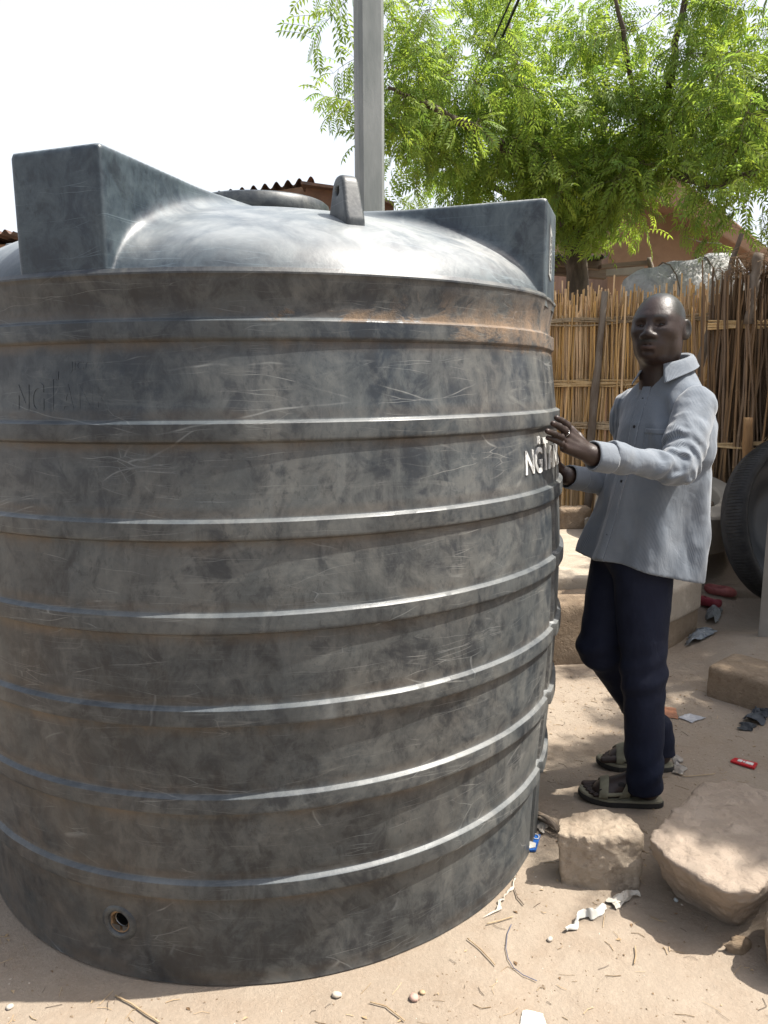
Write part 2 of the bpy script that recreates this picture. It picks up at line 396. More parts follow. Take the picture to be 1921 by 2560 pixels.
def adiff(a, deg): return (a-math.radians(deg)+np.pi) % (2*np.pi)-np.pi
P3 = np.stack([Rg*np.cos(Ag), Rg*np.sin(Ag), Zg], -1).reshape(-1, 3)
Rg += (.0022*fbm(P3, 3.2, 3, 2)+.0009*fbm(P3, 11, 2, 5)).reshape(Rg.shape)
def sstep(x, a, b): q = np.clip((x-a)/(b-a), 0, 1); return q*q*(3-2*q)
OUT_A, OUT_Z = -107.0, .147
for a0 in (-107.0,):                                      # recessed pad round the outlet
    tau = adiff(Ag, a0)*.95
    m = (1-sstep(np.abs(tau), .070, .094))*(1-sstep(Zg, .225, .24))*sstep(Zg, .02, .05); Rg -= .005*m
tau = adiff(Ag, -23.5)*.96                                # vertical channel on the right
m = (1-sstep(np.abs(tau), .016, .024))*(1-sstep(Zg, 1.10, 1.14)); Rg -= .012*m
tau = adiff(Ag, -18.5)*.96; m = (1-sstep(np.abs(tau), .10, .115))*sstep(Zg, 1.48, 1.56); Rg -= .006*m
V = np.stack([Rg*np.cos(Ag), Rg*np.sin(Ag), Zg], -1).reshape(-1, 3)
np_, F = len(prof), []
ca, sa = math.cos(math.radians(OUT_A)), math.sin(math.radians(OUT_A)); hole_c = np.array([(float(np.polyval(_rc, OUT_Z))-.0145)*ca, (float(np.polyval(_rc, OUT_Z))-.0145)*sa, OUT_Z])
for i in range(np_-1):
    for k in range(NA):
        k2 = (k+1) % NA; f = (i*NA+k, i*NA+k2, (i+1)*NA+k2, (i+1)*NA+k)
        if .1 < prof[i, 0] < .2 and np.linalg.norm(V[f[0]]-hole_c) < .032: continue
        F.append(f)
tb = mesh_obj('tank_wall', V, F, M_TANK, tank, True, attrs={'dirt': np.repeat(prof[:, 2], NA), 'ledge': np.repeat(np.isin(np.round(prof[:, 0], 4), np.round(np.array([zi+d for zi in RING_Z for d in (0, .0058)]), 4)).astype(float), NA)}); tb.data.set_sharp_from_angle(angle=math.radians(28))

# top: dome flowing into four raised shoulder blocks
h = .0065; lo = (-.98, -.98, 1.664); G = sdf_grid(lo, (.98, .98, 2.0), h); X, Y, Z = G
rr = np.sqrt(X*X+Y*Y)+1e-6; zz = np.maximum(Z-1.69, 0)/.27
Fq = (rr/.960)**2.55+zz**1.2-1
gx_ = 2.55*(rr/.960)**1.55/.960; gz_ = 1.2*np.maximum(zz, .02)**.2/.27
gz_ = gz_*sstep(Z, 1.684, 1.70)
dome = smax(Fq/np.sqrt(gx_**2+gz_**2+.05), rr-.9415, .10)
S = dome
for k in range(4):
    a0 = math.radians(-108.5+90*k); ca_, sa_ = math.cos(a0), math.sin(a0)
    rho = X*ca_+Y*sa_; tau = -X*sa_+Y*ca_
    rb = .010
    qx = np.abs(rho-.465)-.465+rb; qy = np.abs(tau)-(.112+.004*sstep(rho, .3, .9))+rb; qz = np.abs(Z-1.775)-.178+rb
    bx = np.sqrt(np.maximum(qx, 0)**2+np.maximum(qy, 0)**2+np.maximum(qz, 0)**2)+np.minimum(np.maximum(qx, np.maximum(qy, qz)), 0)-rb
    S = smin(S, bx, .05*(1-.9*sstep(rho, .80, .92))+.004)
Vt, Ft = surface_nets(S, lo, h)
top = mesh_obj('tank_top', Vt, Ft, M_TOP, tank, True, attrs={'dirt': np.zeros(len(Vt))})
# lifting lug
LX, LY, LZ = .308, -.625, 1.845; ra = math.atan2(LY, LX); ca_, sa_ = math.cos(ra), math.sin(ra)
h = .0035; lo = (LX-.13, LY-.13, LZ-.04); G = sdf_grid(lo, (LX+.13, LY+.13, LZ+.16), h); X, Y, Z = G
rho = (X-LX)*ca_+(Y-LY)*sa_; tau = -(X-LX)*sa_+(Y-LY)*ca_
wid = .060-.026*np.clip((Z-LZ)/.085, 0, 1)
d2 = np.sqrt(np.maximum(np.abs(rho)-(wid-.030), 0)**2+np.maximum(Z-(LZ+.080), 0)**2)-.030
S = smax(d2, np.abs(tau)-(.025-.05*np.clip(Z-LZ-.02, 0, .1)), .008)
S = smax(S, -(np.sqrt((rho+.002)**2+(Z-(LZ+.074))**2)-.0110), .004)
Vl, Fl = surface_nets(S, lo, h)
mesh_obj('lifting_lug', Vl, Fl, M_TANK, tank, True)
# manhole rim and lid
lid = mesh_obj('lid', *lathe_vf([(0, 1.985), (.12, 1.988), (.19, 1.982), (.203, 1.985), (.206, 2.021), (.218, 2.024), (.226, 2.018), (.228, 1.985), (.222, 1.972), (.20, 1.968), (.19, 1.945)], 96), M_TANK, tank, True)
mesh_obj('manhole_neck', *lathe_vf([(.18, 1.93), (.205, 1.935), (.207, 1.962), (.235, 1.966), (.238, 1.957), (.214, 1.950), (.222, 1.92)], 96), M_TANK, tank, True)
# outlet fitting
M_BRASS = simple('rusty_brass', (.42, .25, .11), (.16, .095, .05), .6, 30, .4, .003, .5)
M_DARK = simple('dark_inside', (.012, .013, .016), rough=.9)
M_STEEL = simple('bright_thread', (.65, .65, .63), rough=.3, metal=1.)
fit = empty('outlet_fitting'); fit.parent = tank; fit.location = hole_c
fit.rotation_euler = Vector((ca, sa, 0)).to_track_quat('Z', 'Y').to_euler()
mesh_obj('flange', *lathe_vf([(.029, -.012), (.029, -.002), (.033, .0035), (.040, .003), (.047, -.001), (.052, -.008)], 40), M_TANK, fit, True)
mesh_obj('threaded_bore', *lathe_vf([(.030, -.004), (.026, -.003), (.0235, -.006)]+[(.0225+.001*(i % 2), -.008-.003*i) for i in range(12)], 40), M_BRASS, fit, True)
mesh_obj('pipe_end', *lathe_vf([(.0222, -.055), (.0205, -.016), (.0192, -.014), (.0185, -.018), (.018, -.055)], 40), M_STEEL, fit, True)
mesh_obj('dark_bore', *lathe_vf([(0, -.048), (.0235, -.048), (.0235, -.03)], 40), M_DARK, fit, True)

# writing on the tank
def text_mesh(s, depth, sx=1, bold=0.):
    cu = bpy.data.curves.new('txt', 'FONT'); cu.body = s; cu.extrude = depth/2; cu.offset = bold; cu.resolution_u = 4
    ob = bpy.data.objects.new('txt', cu); C.objects.link(ob); bpy.context.view_layer.update()
    me = bpy.data.meshes.new_from_object(ob.evaluated_get(bpy.context.evaluated_depsgraph_get()))
    n = len(me.vertices); co = np.zeros(n*3); me.vertices.foreach_get('co', co); co = co.reshape(-1, 3)
    F = [tuple(p.vertices) for p in me.polygons]
    bpy.data.objects.remove(ob); bpy.data.meshes.remove(me); bpy.data.curves.remove(cu)
    if len(co): co[:, 0] -= co[:, 0].min(); co[:, 1] -= co[:, 1].min()
    return co, F
def logo(depth):
    """NGTANK: each letter squeezed into a cell, the T standing taller"""
    mb = MB(); x = 0
    for ch, w, hh in (('N', .82, 1), ('G', .82, 1.12), ('T', .74, 1.42), ('A', .80, 1), ('N', .82, 1), ('K', .82, 1)):
        V, F = text_mesh(ch, depth, bold=.022); V[:, 0] *= w/V[:, 0].max(); V[:, 1] *= hh/V[:, 1].max()
        if ch == 'G': V[:, 1] -= .05
        V[:, 0] += x; x += w+.10; mb.add(V, F)
    return np.concatenate(mb.V), mb.F, x-.10
def wrap(V, W, width, height, deg0, z0, R, d):
    x = V[:, 0]/W*width; y = V[:, 1]*height; a = math.radians(deg0)+x/R
    r = np.array([body(z0+yy) for yy in y])+np.where(V[:, 2] > 0, d, -.004)
    return np.stack([r*np.cos(a), r*np.sin(a), z0+y], 1)
def worn_paint():
    t = NT('white_stencil_paint'); n = t.noise(26, 6, .75, t.coord((1, 1, .4)))
    c = t.mix(t.maprange(n, .47, .58), (.62, .62, .60), (.14, .14, .14)); return t.fin(c, .75, t.bump(n, .2, .002), .3, k=.8)
M_WHITE = worn_paint()
LV, LF, LW = logo(.1)
mesh_obj('white_logo', wrap(LV, LW, .36, .064, -37.0, 1.214, .97, .0028), LF, M_WHITE, tank)
mesh_obj('raised_logo', wrap(LV, LW, .262, .066, -117.4, 1.395, .95, .0016), LF, M_TANK, tank)
V_, F_ = text_mesh('18', .1, bold=.01); 
mesh_obj('white_number', wrap(V_, 1., .026, .030, -32.0, 1.290, .97, .0028), F_, M_WHITE, tank)
V_, F_ = text_mesh('JICO', .1)
mesh_obj('raised_lettering', wrap(V_, V_[:, 0].max(), .062, .026, -107.9, 1.486, .95, .0015), F_, M_TANK, tank)
# faded vertical plate with letters on the shoulder block
pa = math.radians(-18.5); e1 = np.array([math.cos(pa), math.sin(pa), 0]); e2 = np.array([-math.sin(pa), math.cos(pa), 0])
def onface(u, z, d): return e1*(.931+d)+e2*u+np.array([0, 0, z])
M_PALE = simple('faded_white_print', (.55, .56, .54), (.35, .36, .35), .75, 40, .1)
Vp = [onface(u, z, d) for d in (-.003, .0018) for u, z in ((-.052, 1.757), (.0, 1.745), (.0, 1.875), (-.045, 1.895))]
mesh_obj('faded_print', Vp, [(4, 5, 6, 7), (0, 4, 7, 3), (1, 2, 6, 5), (2, 3, 7, 6), (0, 1, 5, 4)], M_PALE, tank)
V_, F_ = text_mesh('NGTANK', .1, bold=.015); W_ = V_[:, 0].max(); H_ = V_[:, 1].max()
Vw = np.array([onface(-.040+.030*v[1]/H_, 1.765+.105*v[0]/W_, .0026 if v[2] > 0 else 0) for v in V_])
mesh_obj('block_lettering', Vw, F_, M_TANK, tank)
# ------------------------------------------------------------------ stalk fences
def straw_mat(name, c1, c2, c3):
    t = NT(name); v = t.coord((9, 9, .6)); n = t.noise(6, 6, .65, v); n2 = t.noise(3, 3)
    c = t.mix(t.maprange(n, .3, .7), c1, c2); c = t.mix(t.maprange(n2, .55, .7, 0, .7), c, c3)
    r = t.objrand(); hs = t.n.new('ShaderNodeHueSaturation'); t.val(t.maprange(r, 0, 1, .55, 1.25), hs.inputs['Value'])
    t.val(t.maprange(t.math('FRACT', t.math('MULTIPLY', r, 7.3)), 0, 1, .8, 1.1), hs.inputs['Saturation']); t.l.new(c, hs.inputs['Color'])
    return t.fin(hs.outputs[0], .7, t.bump(t.noise(30, 4, .6, v), .3, .003), .25)
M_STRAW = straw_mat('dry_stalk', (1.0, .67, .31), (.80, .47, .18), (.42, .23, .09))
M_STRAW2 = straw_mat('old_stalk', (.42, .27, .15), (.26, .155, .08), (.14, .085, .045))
M_TIE = straw_mat('twisted_straw', (.95, .70, .40), (.70, .47, .23), (.40, .24, .12))
M_BARK = simple('grey_bark', (.20, .16, .125), (.10, .078, .06), .9, 14, .5, .006, vec=(1, 1, .3))
M_STICK = simple('weathered_stick', (.30, .25, .20), (.17, .125, .09), .85, 16, .5, .005, vec=(1, 1, .3))

def stalk_vf(h, r, seed, n=5, seg=7):
    g_ = random.Random(seed); pts = []; rads = []; x = y = 0
    for i in range(seg+1):
        z = h*i/seg
        pts.append((x, y, z)); rads.append(r*(1-.28*i/seg))
        if 0 < i < seg:
            pts.append((x, y, z+.008)); rads.append(r*1.28*(1-.28*i/seg)); pts.append((x, y, z+.017)); rads.append(r*(1-.28*i/seg))
        x += g_.gauss(0, .008); y += g_.gauss(0, .008)
    return tube_vf(pts, rads, n)
def mesh_only(name, V, F, mat, smooth=False):
    me = bpy.data.meshes.new(name); me.from_pydata(np.asarray(V).tolist(), [], F); me.update(); me.materials.append(mat)
    if smooth: me.polygons.foreach_set('use_smooth', np.ones(len(me.polygons), bool))
    return me
def new_obj(name, me, parent, loc, rot, sc=(1, 1, 1)):
    o = bpy.data.objects.new(name, me); C.objects.link(o); o.parent = parent; o.location = loc; o.rotation_euler = rot; o.scale = sc; return o
def xform(V, loc, rot, sc=1.):
    M = np.array(Matrix.LocRotScale(None, bpy_euler(rot), None).to_3x3()); return (V*sc)@M.T+np.array(loc)
def bpy_euler(r):
    from mathutils import Euler
    return Euler(r)

def stalk_fence(name, label, P0, P1, zb, ztop, n_front, n_back, lean, mat, ties, seed, fan=0., gap=None):
    g_ = random.Random(seed); P0, P1 = Vector(P0), Vector(P1); L = (P1-P0).length; d = (P1-P0)/L; nrm = Vector((d.y, -d.x))
    rz = math.atan2(d.y, d.x); root = empty(name, (P0.x, P0.y, zb), rz)
    tag(root, label, 'fence')
    H = ztop-zb; var = [mesh_only('stalk', *stalk_vf(H, g_.uniform(.0065, .0115), seed*50+i), mat) for i in range(12)]
    for i in range(n_front):
        s = (i+g_.uniform(-.4, .4))/n_front*L
        hh = 1+g_.gauss(0, .045)
        if g_.random() < .06: hh *= .92
        ln = lean+fan*(s/L-.5)+g_.gauss(0, .022)
        new_obj('stalk', g_.choice(var), root, (s, g_.uniform(-.022, .018), 0), (g_.gauss(0, .012), ln, g_.uniform(0, 6.28)), (1, 1, hh))
    if n_back:
        mb = MB()
        for i in range(n_back):
            V, F = stalk_vf(H*(1+g_.gauss(-.03, .05)), g_.uniform(.006, .011), seed*99+i, 4, 4); s = g_.uniform(0, L)
            mb.add(xform(V, (s, g_.uniform(.03, .075), 0), (g_.gauss(0, .015), lean+fan*(s/L-.5)+g_.gauss(0, .03), 0)), F)
        o = mb.build('rear_stalks', mat, root); o['kind'] = 'stuff'
    for zt, wob, xa, xb, n in ties:
        mb = MB()
        for k in range(n):
            ph = g_.uniform(0, 6.28); pts = []; N = int((xb-xa)/.07)+2; off = g_.uniform(-.022, .022); fr = g_.uniform(3, 6)
            for j in range(N):
                x = xa+(xb-xa)*j/(N-1)
                pts.append((x, -.036+.010*math.sin(ph+x*fr*2), zt-zb+off+.014*math.sin(ph+x*fr)+wob*math.sin(x*1.7+zt*5)))
            mb.tube(pts, g_.uniform(.0045, .008), 5)
        for k in range(int((xb-xa)/.22)):          # bindings over the rail
            x = g_.uniform(xa, xb); z0 = zt-zb
            mb.tube([(x, -.02, z0+.045), (x+g_.uniform(-.03, .03), -.055, z0+.005), (x+g_.uniform(-.05, .05), -.02, z0-.045)], .0035, 4)
            if g_.random() < .5: mb.tube([(x, -.05, z0), (x+g_.uniform(-.08, .08), -.075, z0-g_.uniform(.02, .10))], .0025, 4)
        mb.build('tie_rail', M_TIE, root)
    return root
def gnarled(pts, rads, seed=0, n=9):
    g_ = random.Random(seed); P = []; R = []
    for i in range(len(pts)-1):
        a, b = Vector(pts[i]), Vector(pts[i+1])
        for k in range(5):
            t_ = k/5; P.append(a.lerp(b, t_)+Vector((g_.gauss(0, .004), g_.gauss(0, .004), 0))*(1 if (i or k) else 0)); R.append((rads[i]*(1-t_)+rads[i+1]*t_)*g_.uniform(.9, 1.12))
    P.append(Vector(pts[-1])); R.append(rads[-1]); return tube_vf(P, R, n)

f1 = stalk_fence('stalk_fence', 'sunlit millet stalk fence with four straw rails behind the standing man', (.2, 6.75), (2.62, 6.15), .33, 2.13, 262, 620, -.01, M_STRAW,
                 [(1.955, .006, .0, 2.44, 9), (1.455, .006, .0, 2.44, 8), (1.115, .006, .0, 2.44, 8), (.68, .006, .0, 2.44, 7)], 3)
post = empty('fence_post', (0, 0, 0))
a0_, a1_, a2_ = at(1268, 1110, 6.30), at(1281, 900, 6.30), at(1307, 630, 6.30); post.location = a0_
pm = mesh_obj('fence_post', *gnarled([a0_, a1_, a2_], [.030, .034, .026], 5), M_STICK, None, True); bpy.data.objects.remove(post)
tag(pm, 'crooked grey pole tied upright in front of the sunlit stalk fence', 'pole')
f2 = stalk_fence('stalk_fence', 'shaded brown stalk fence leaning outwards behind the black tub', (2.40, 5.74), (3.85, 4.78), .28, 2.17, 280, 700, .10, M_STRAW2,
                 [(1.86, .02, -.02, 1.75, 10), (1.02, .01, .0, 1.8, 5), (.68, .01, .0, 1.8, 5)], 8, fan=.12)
def stick(name, label, pts, rads, seed, mat=None, cat='stick'):
    o = mesh_obj(name, *gnarled(pts, rads, seed), mat or M_STICK, None, True); return tag(o, label, cat)
stick('fence_stake', 'long thin stake slanting up past the shaded fence towards the hanging leaves', [at(1500, 820, 5.95), at(1560, 640, 5.85), at(1603, 505, 5.8)], [.035, .028, .016], 2)
stick('fence_stake', 'short thick grey stake with a blunt top above the shaded fence', [at(1618, 700, 5.5), at(1630, 610, 5.5), at(1641, 548, 5.5)], [.035, .032, .034], 3)
stick('cut_stake', 'sunlit orange cut stake standing behind the black tub', [at(1610, 1100, 5.0), at(1614, 1000, 5.0), at(1617, 902, 5.0)], [.032, .030, .028], 4, simple('fresh_cut_wood', (.50, .30, .13), (.32, .17, .07), .7, 12, .4, vec=(1, 1, .3)))
mb = MB(); g_ = random.Random(4)
for i in range(420):
    c = Vector((2.62+g_.gauss(0, .10), 5.62+g_.gauss(0, .08), 2.17+abs(g_.gauss(0, .09))))
    d = Vector((g_.gauss(0, 1), g_.gauss(0, 1), g_.gauss(0, .6))).normalized()*g_.uniform(.03, .09)
    mb.tube([c-d, c+Vector((0, 0, g_.uniform(-.01, .02))), c+d], .0016, 3)
mb.build('straw_heap', M_STRAW2)['kind'] = 'stuff'

# ------------------------------------------------------------------ buildings
M_ADOBE = simple('pink_adobe', (.50, .315, .215), (.40, .245, .165), .95, 3.5, .35, .012, bscale=30)
M_ADOBE2 = simple('brown_adobe', (.33, .21, .14), (.25, .155, .10), .95, 4, .4, .012, bscale=26)
M_RUST = simple('rusted_sheet', (.21, .115, .075), (.12, .08, .065), .7, 7, .3, .004)
M_WOOD = simple('grey_timber', (.26, .205, .155), (.16, .12, .09), .85, 10, .4, .005, vec=(.3, 3, 3))
M_DGREY = simple('dark_sheet', (.05, .055, .06), (.03, .03, .033), .6, 8, .2)
M_CONC = simple('concrete', (.36, .33, .29), (.27, .245, .21), .9, 5, .35, .006, bscale=45)
def prism(poly, y0, y1):
    """poly of (x, z) extruded from y0 to y1"""
    n = len(poly); V = [(x, y0, z) for x, z in poly]+[(x, y1, z) for x, z in poly]
    F = [tuple(range(n-1, -1, -1)), tuple(range(n, 2*n))]+[(i, (i+1) % n, n+(i+1) % n, n+i) for i in range(n)]
    return np.array(V), F
def corrugated(x0, x1, y0, y1, zf, amp=.018, wl=.076, th=.003, step=8):
    n = int((x1-x0)/wl*step); V = []; F = []
    for k, o in enumerate((0, th)):
        for y in (y0, y1):
            for i in range(n+1):
                x = x0+(x1-x0)*i/n; V.append((x, y, zf(x, y)+amp*math.sin(2*math.pi*(x-x0)/wl)+o))
    m = n+1
    for i in range(n):
        F += [(i, i+1, m+i+1, m+i), (2*m+i, 3*m+i, 3*m+i+1, 2*m+i+1), (i, 2*m+i, 2*m+i+1, i+1), (m+i, m+i+1, 3*m+i+1, 3*m+i)]
    return np.array(V), F
hb = empty('adobe_house', (4.0, 10.2, 0)); tag(hb, 'pink adobe house with sloping parapet behind the tree and fence', 'house')
pa_ = [(2.85, 0), (4.62, 0), (4.62, 2.98), (3.6, 3.72), (2.85, 3.9)]
o = mesh_obj('wall', *prism(pa_, 10.05, 14.2), M_ADOBE, hb, world=True)
Vp, Fp = prism([(3.05, 4.02), (3.62, 3.86), (4.72, 3.05), (4.72, 2.86), (3.58, 3.52), (3.05, 3.70)], 9.72, 14.3)
o = mesh_obj('parapet', Vp, Fp, M_ADOBE, hb, world=True); bevel(o, .02)
mesh_obj('side_room', *prism([(.9, 0), (2.82, 0), (2.82, 2.62), (.9, 2.62)], 10.4, 13.5), M_ADOBE2, hb, world=True)
M_CABLE = simple('black_cable', (.015, .015, .017), rough=.6)
mesh_obj('wall_cable', *tube_vf([at(1480, 512, 9.68), at(1515, 523, 9.68), at(1560, 527, 9.68)], .008, 5), M_CONC, hb, world=True)
sh = empty('shade_shed', (2.0, 8.9, 0)); tag(sh, 'dark timber and tin lean-to roof behind the tree trunk', 'shed')
for q0, q1, Y, th, m in (((1150, 556), (1300, 572), 8.9, .10, M_WOOD), ((1150, 576), (1310, 590), 9.1, .12, M_WOOD), ((1300, 575), (1408, 566), 8.8, .045, M_WOOD), ((1275, 588), (1392, 584), 9.4, .09, M_CONC)):
    a, b = at(*q0, Y), at(*q1, Y); V = []
    for p in (a, b):
        for dy in (0, .12):
            for dz in (-th/2, th/2): V.append((p.x, p.y+dy, p.z+dz))
    mesh_obj('beam', V, [(0, 1, 3, 2), (4, 6, 7, 5), (0, 4, 5, 1), (2, 3, 7, 6), (0, 2, 6, 4), (1, 5, 7, 3)], m, sh, world=True)
mesh_obj('roof_sheet', *corrugated(.6, 2.45, 8.6, 10.3, lambda x, y: 2.86+.05*(y-8.6)-.03*(x-.6)), M_DGREY, sh, world=True)
mesh_obj('post', *gnarled([at(1411, 640, 8.75), at(1408, 590, 8.75), at(1403, 556, 8.75)], [.03, .035, .022], 3), M_STICK, sh, True, world=True)
mesh_obj('post', *gnarled([(1.5, 8.7, .3), (1.5, 8.7, 2.8)], [.06, .05], 3), M_STICK, sh, True, world=True)
mesh_obj('back_wall', *box_vf(.7, 2.8, 10.1, 10.3, .2, 2.55), M_ADOBE2, sh, world=True)

hr = empty('tin_roofed_house', (-1.2, 12.5, 0)); tag(hr, 'brown house whose rusty wavy tin roof shows above the tank lid', 'house')
mesh_obj('wall', *box_vf(-2.6, .35, 12.4, 16, 0, 3.75), M_ADOBE2, hr, world=True)
zl, zr = at(530, 410, 12).z, at(652, 391, 12).z; xl, xr = at(530, 410, 12).x, at(652, 391, 12).x
zf = lambda x, y: zl+(zr-zl)*(x-xl)/(xr-xl)-.05*(y-12)
mesh_obj('roof', *corrugated(xl-.6, xr+.18, 12, 15.5, zf, .045, .17), M_RUST, hr, world=True)
mesh_obj('fascia', *prism([(xl-.6, zf(xl-.6, 12)-.06), (xr+.1, zf(xr+.1, 12)-.07), (xr+.1, zf(xr+.1, 12)-.30), (xl-.6, zf(xl-.6, 12)-.25)], 12.05, 12.12), M_ADOBE2, hr, world=True)
q = [at(660, 393, 11.7), at(720, 402, 11.7), at(850, 436, 11.7), at(850, 470, 11.7), at(660, 470, 11.7)]
mesh_obj('gable_end', *prism([(p.x, p.z) for p in q], 11.75, 12.02), simple('red_brown_boards', (.30, .16, .10), (.20, .11, .075), .8, 6, .3), hr, world=True)
q2 = [at(650, 389, 11.6), at(722, 399, 11.6), at(852, 434, 11.6)]
V = [];
for p in q2:
    for dy in (0, 2.5): V += [(p.x, p.y+dy, p.z-.05), (p.x, p.y+dy, p.z-.01)]
F = []
for i in range(2):
    b = 4*i; F += [(b+1, b+5, b+7, b+3), (b, b+2, b+6, b+4), (b, b+4, b+5, b+1)]
mesh_obj('roof_edge', V, F, M_RUST, hr, world=True)
hl = empty('tin_roofed_house', (-6.2, 12.5, 0)); tag(hl, 'far house corner with purple brown tin roof at the left edge of the photo', 'house')
e = at(28, 492, 12)
mesh_obj('wall', *box_vf(-8.6, e.x-.15, 12.5, 16, 0, e.z-.15), M_ADOBE, hl, world=True)
mesh_obj('roof', *corrugated(-8.8, e.x, 12, 15.5, lambda x, y: e.z-.06-.02*(x-e.x)+.02*(y-12), .035, .15), M_RUST, hl, world=True)

# ------------------------------------------------------------------ pole and cables
M_POLE = simple('grey_pole', (.36, .38, .375), (.21, .235, .23), .65, 5, .3, .004, spec=.35, vec=(1, 1, .25), bscale=40)
po = empty('utility_pole', (-.098, 6.0, 0), math.radians(16)); tag(po, 'tall grey utility pole rising behind the tank lid', 'utility pole')
V = []; F = []
for z, w in ((-.3, .098), (8.2, .090)):
    c = w*.72
    for x, y in ((-w, -c), (-c, -w), (c, -w), (w, -c), (w, c), (c, w), (-c, w), (-w, c)): V.append((x+.02*z/4, y, z))
for i in range(8): F.append((i, (i+1) % 8, 8+(i+1) % 8, 8+i))
F += [tuple(range(7, -1, -1)), tuple(range(8, 16))]
mesh_obj('shaft', V, F, M_POLE, po)
mb = MB()
for k in range(5): mb.tube([(.02*7/4-.12, -.08, 7.6-.0*k), (.02*7/4-.17, -.10, 7.6)], .012, 6)
mb.build('insulator', M_DARK, po)
for (p, q, r, l) in (((1160, -90, 5.5), (925, 425, 24), .012, 'thicker right black cable running down through the tree crown'), ((1144, -90, 5.5), (905, 425, 24), .008, 'thinner left black cable running down through the tree crown')):
    a, b = at(*p), at(*q); m = (a+b)/2; m.z -= .15
    pts = [a*(1-t_)**2+m*2*t_*(1-t_)+b*t_*t_ for t_ in np.linspace(0, 1, 24)]
    tag(mesh_obj('overhead_cable', *tube_vf(pts, r, 6), M_CABLE, None, True), l, 'cable')

# ------------------------------------------------------------------ trees
def leaf_mat(name, c1, c2, c3):
    t = NT(name); n = t.noise(1.7, 3, .6); r = t.objrand(); a = t.attr('tint')
    c = t.mix(t.maprange(a, 0, 1), c1, c2); c = t.mix(t.maprange(n, .45, .7, 0, .6), c, c3)
    c = t.mix(1., c, (.84, .82, .78), 'MULTIPLY'); t.val(c, t.b.inputs['Base Color']); t.b.inputs['Roughness'].default_value = .5; t.b.inputs['Specular IOR Level'].default_value = .28
    tr = t.n.new('ShaderNodeBsdfTranslucent'); hs = t.n.new('ShaderNodeHueSaturation'); hs.inputs['Value'].default_value = 1.7; hs.inputs['Saturation'].default_value = 1.1; hs.inputs['Hue'].default_value = .485
    t.l.new(c, hs.inputs['Color']); t.l.new(hs.outputs[0], tr.inputs[0])
    ms = t.n.new('ShaderNodeMixShader'); ms.inputs[0].default_value = .55
    t.l.new(t.b.outputs[0], ms.inputs[1]); t.l.new(tr.outputs[0], ms.inputs[2]); t.l.new(ms.outputs[0], t.out.inputs[0]); return t.m
M_LEAF = leaf_mat('neem_leaf', (.15, .255, .06), (.27, .36, .07), (.08, .18, .06))
M_TWIG = simple('green_brown_twig', (.14, .10, .06), (.09, .08, .04), .8)
def spray(seed):
    """a leafy twig end about 45 cm long with drooping pinnate leaves"""
    g_ = random.Random(seed); V = []; F = []; T = []
    def quad(p, d, side, L, w, drop, tint):
        b = len(V); s = side*w; m = p+d*L*.45+Vector((0, 0, drop*.2)); tip = p+d*L+Vector((0, 0, -drop))
        V.extend([p, m+s*.55, tip, m-s*.45]); F.append((b, b+1, b+2, b+3)); T.extend([tint]*4)
    tw = []; d = Vector((1, 0, g_.uniform(-.1, .3))); p = Vector((0, 0, 0))
    for i in range(9): tw.append(p.copy()); d = (d+Vector((0, g_.gauss(0, .12), -.06))).normalized(); p = p+d*.05
    leaves = []
    for i in range(1, 9):
        for k in range(2 if i > 2 else 1):
            a = g_.uniform(0, 6.28); out = Vector((.45, math.cos(a), math.sin(a)*.7+.1)).normalized(); leaves.append((tw[i], out))
    stems = []
    for p0, out in leaves:
        L = g_.uniform(.16, .27); n = 7; p = p0.copy(); d = out.copy(); tint = min(1, max(0, g_.gauss(.4, .3))); pts = [p.copy()]
        for j in range(n):
            d = (d+Vector((0, 0, -.17))).normalized(); p = p+d*(L/n); pts.append(p.copy())
            if j < 1: continue
            side = d.cross(Vector((0, 0, 1)));
            if side.length < .05: side = Vector((1, 0, 0))
            side.normalize(); upn = side.cross(d)
            for s_ in (-1, 1):
                dd = (side*s_*.9+d*.55+Vector((0, 0, -.25))).normalized()
                quad(p, dd, (d-dd*(d@dd)).normalized(), g_.uniform(.045, .066)*(1-.25*abs(j/n-.5)), .017, .012, tint)
        quad(p, d, side, .06, .017, .01, tint); stems.append(pts)
    me = MB()
    for s_ in stems: me.tube([s_[0], s_[3], s_[-1]], .0013, 3, cap=False)
    me.tube(tw, [.0035-.0003*i for i in range(9)], 4)
    return np.array([tuple(v) for v in V]), F, np.array(T), np.concatenate(me.V), me.F
SPR = [spray(i) for i in range(7)]
def spray_mesh(i):
    V, F, T, W, G_ = SPR[i]; n = len(V)
    me = bpy.data.meshes.new('leaf_spray'); me.from_pydata(np.concatenate([V, W]).tolist(), [], F+[tuple(k+n for k in f) for f in G_])
    me.materials.append(M_LEAF); me.materials.append(M_TWIG); me.update()
    me.polygons.foreach_set('material_index', np.array([0]*len(F)+[1]*len(G_), np.int32))
    a = me.attributes.new('tint', 'FLOAT', 'POINT'); a.data.foreach_set('value', np.concatenate([T, np.zeros(len(W))]).astype(np.float32)); return me
SPM = [spray_mesh(i) for i in range(7)]
def rotm(yaw, pitch, roll):
    from mathutils import Euler
    return np.array(Euler((roll, pitch, yaw), 'XYZ').to_matrix())
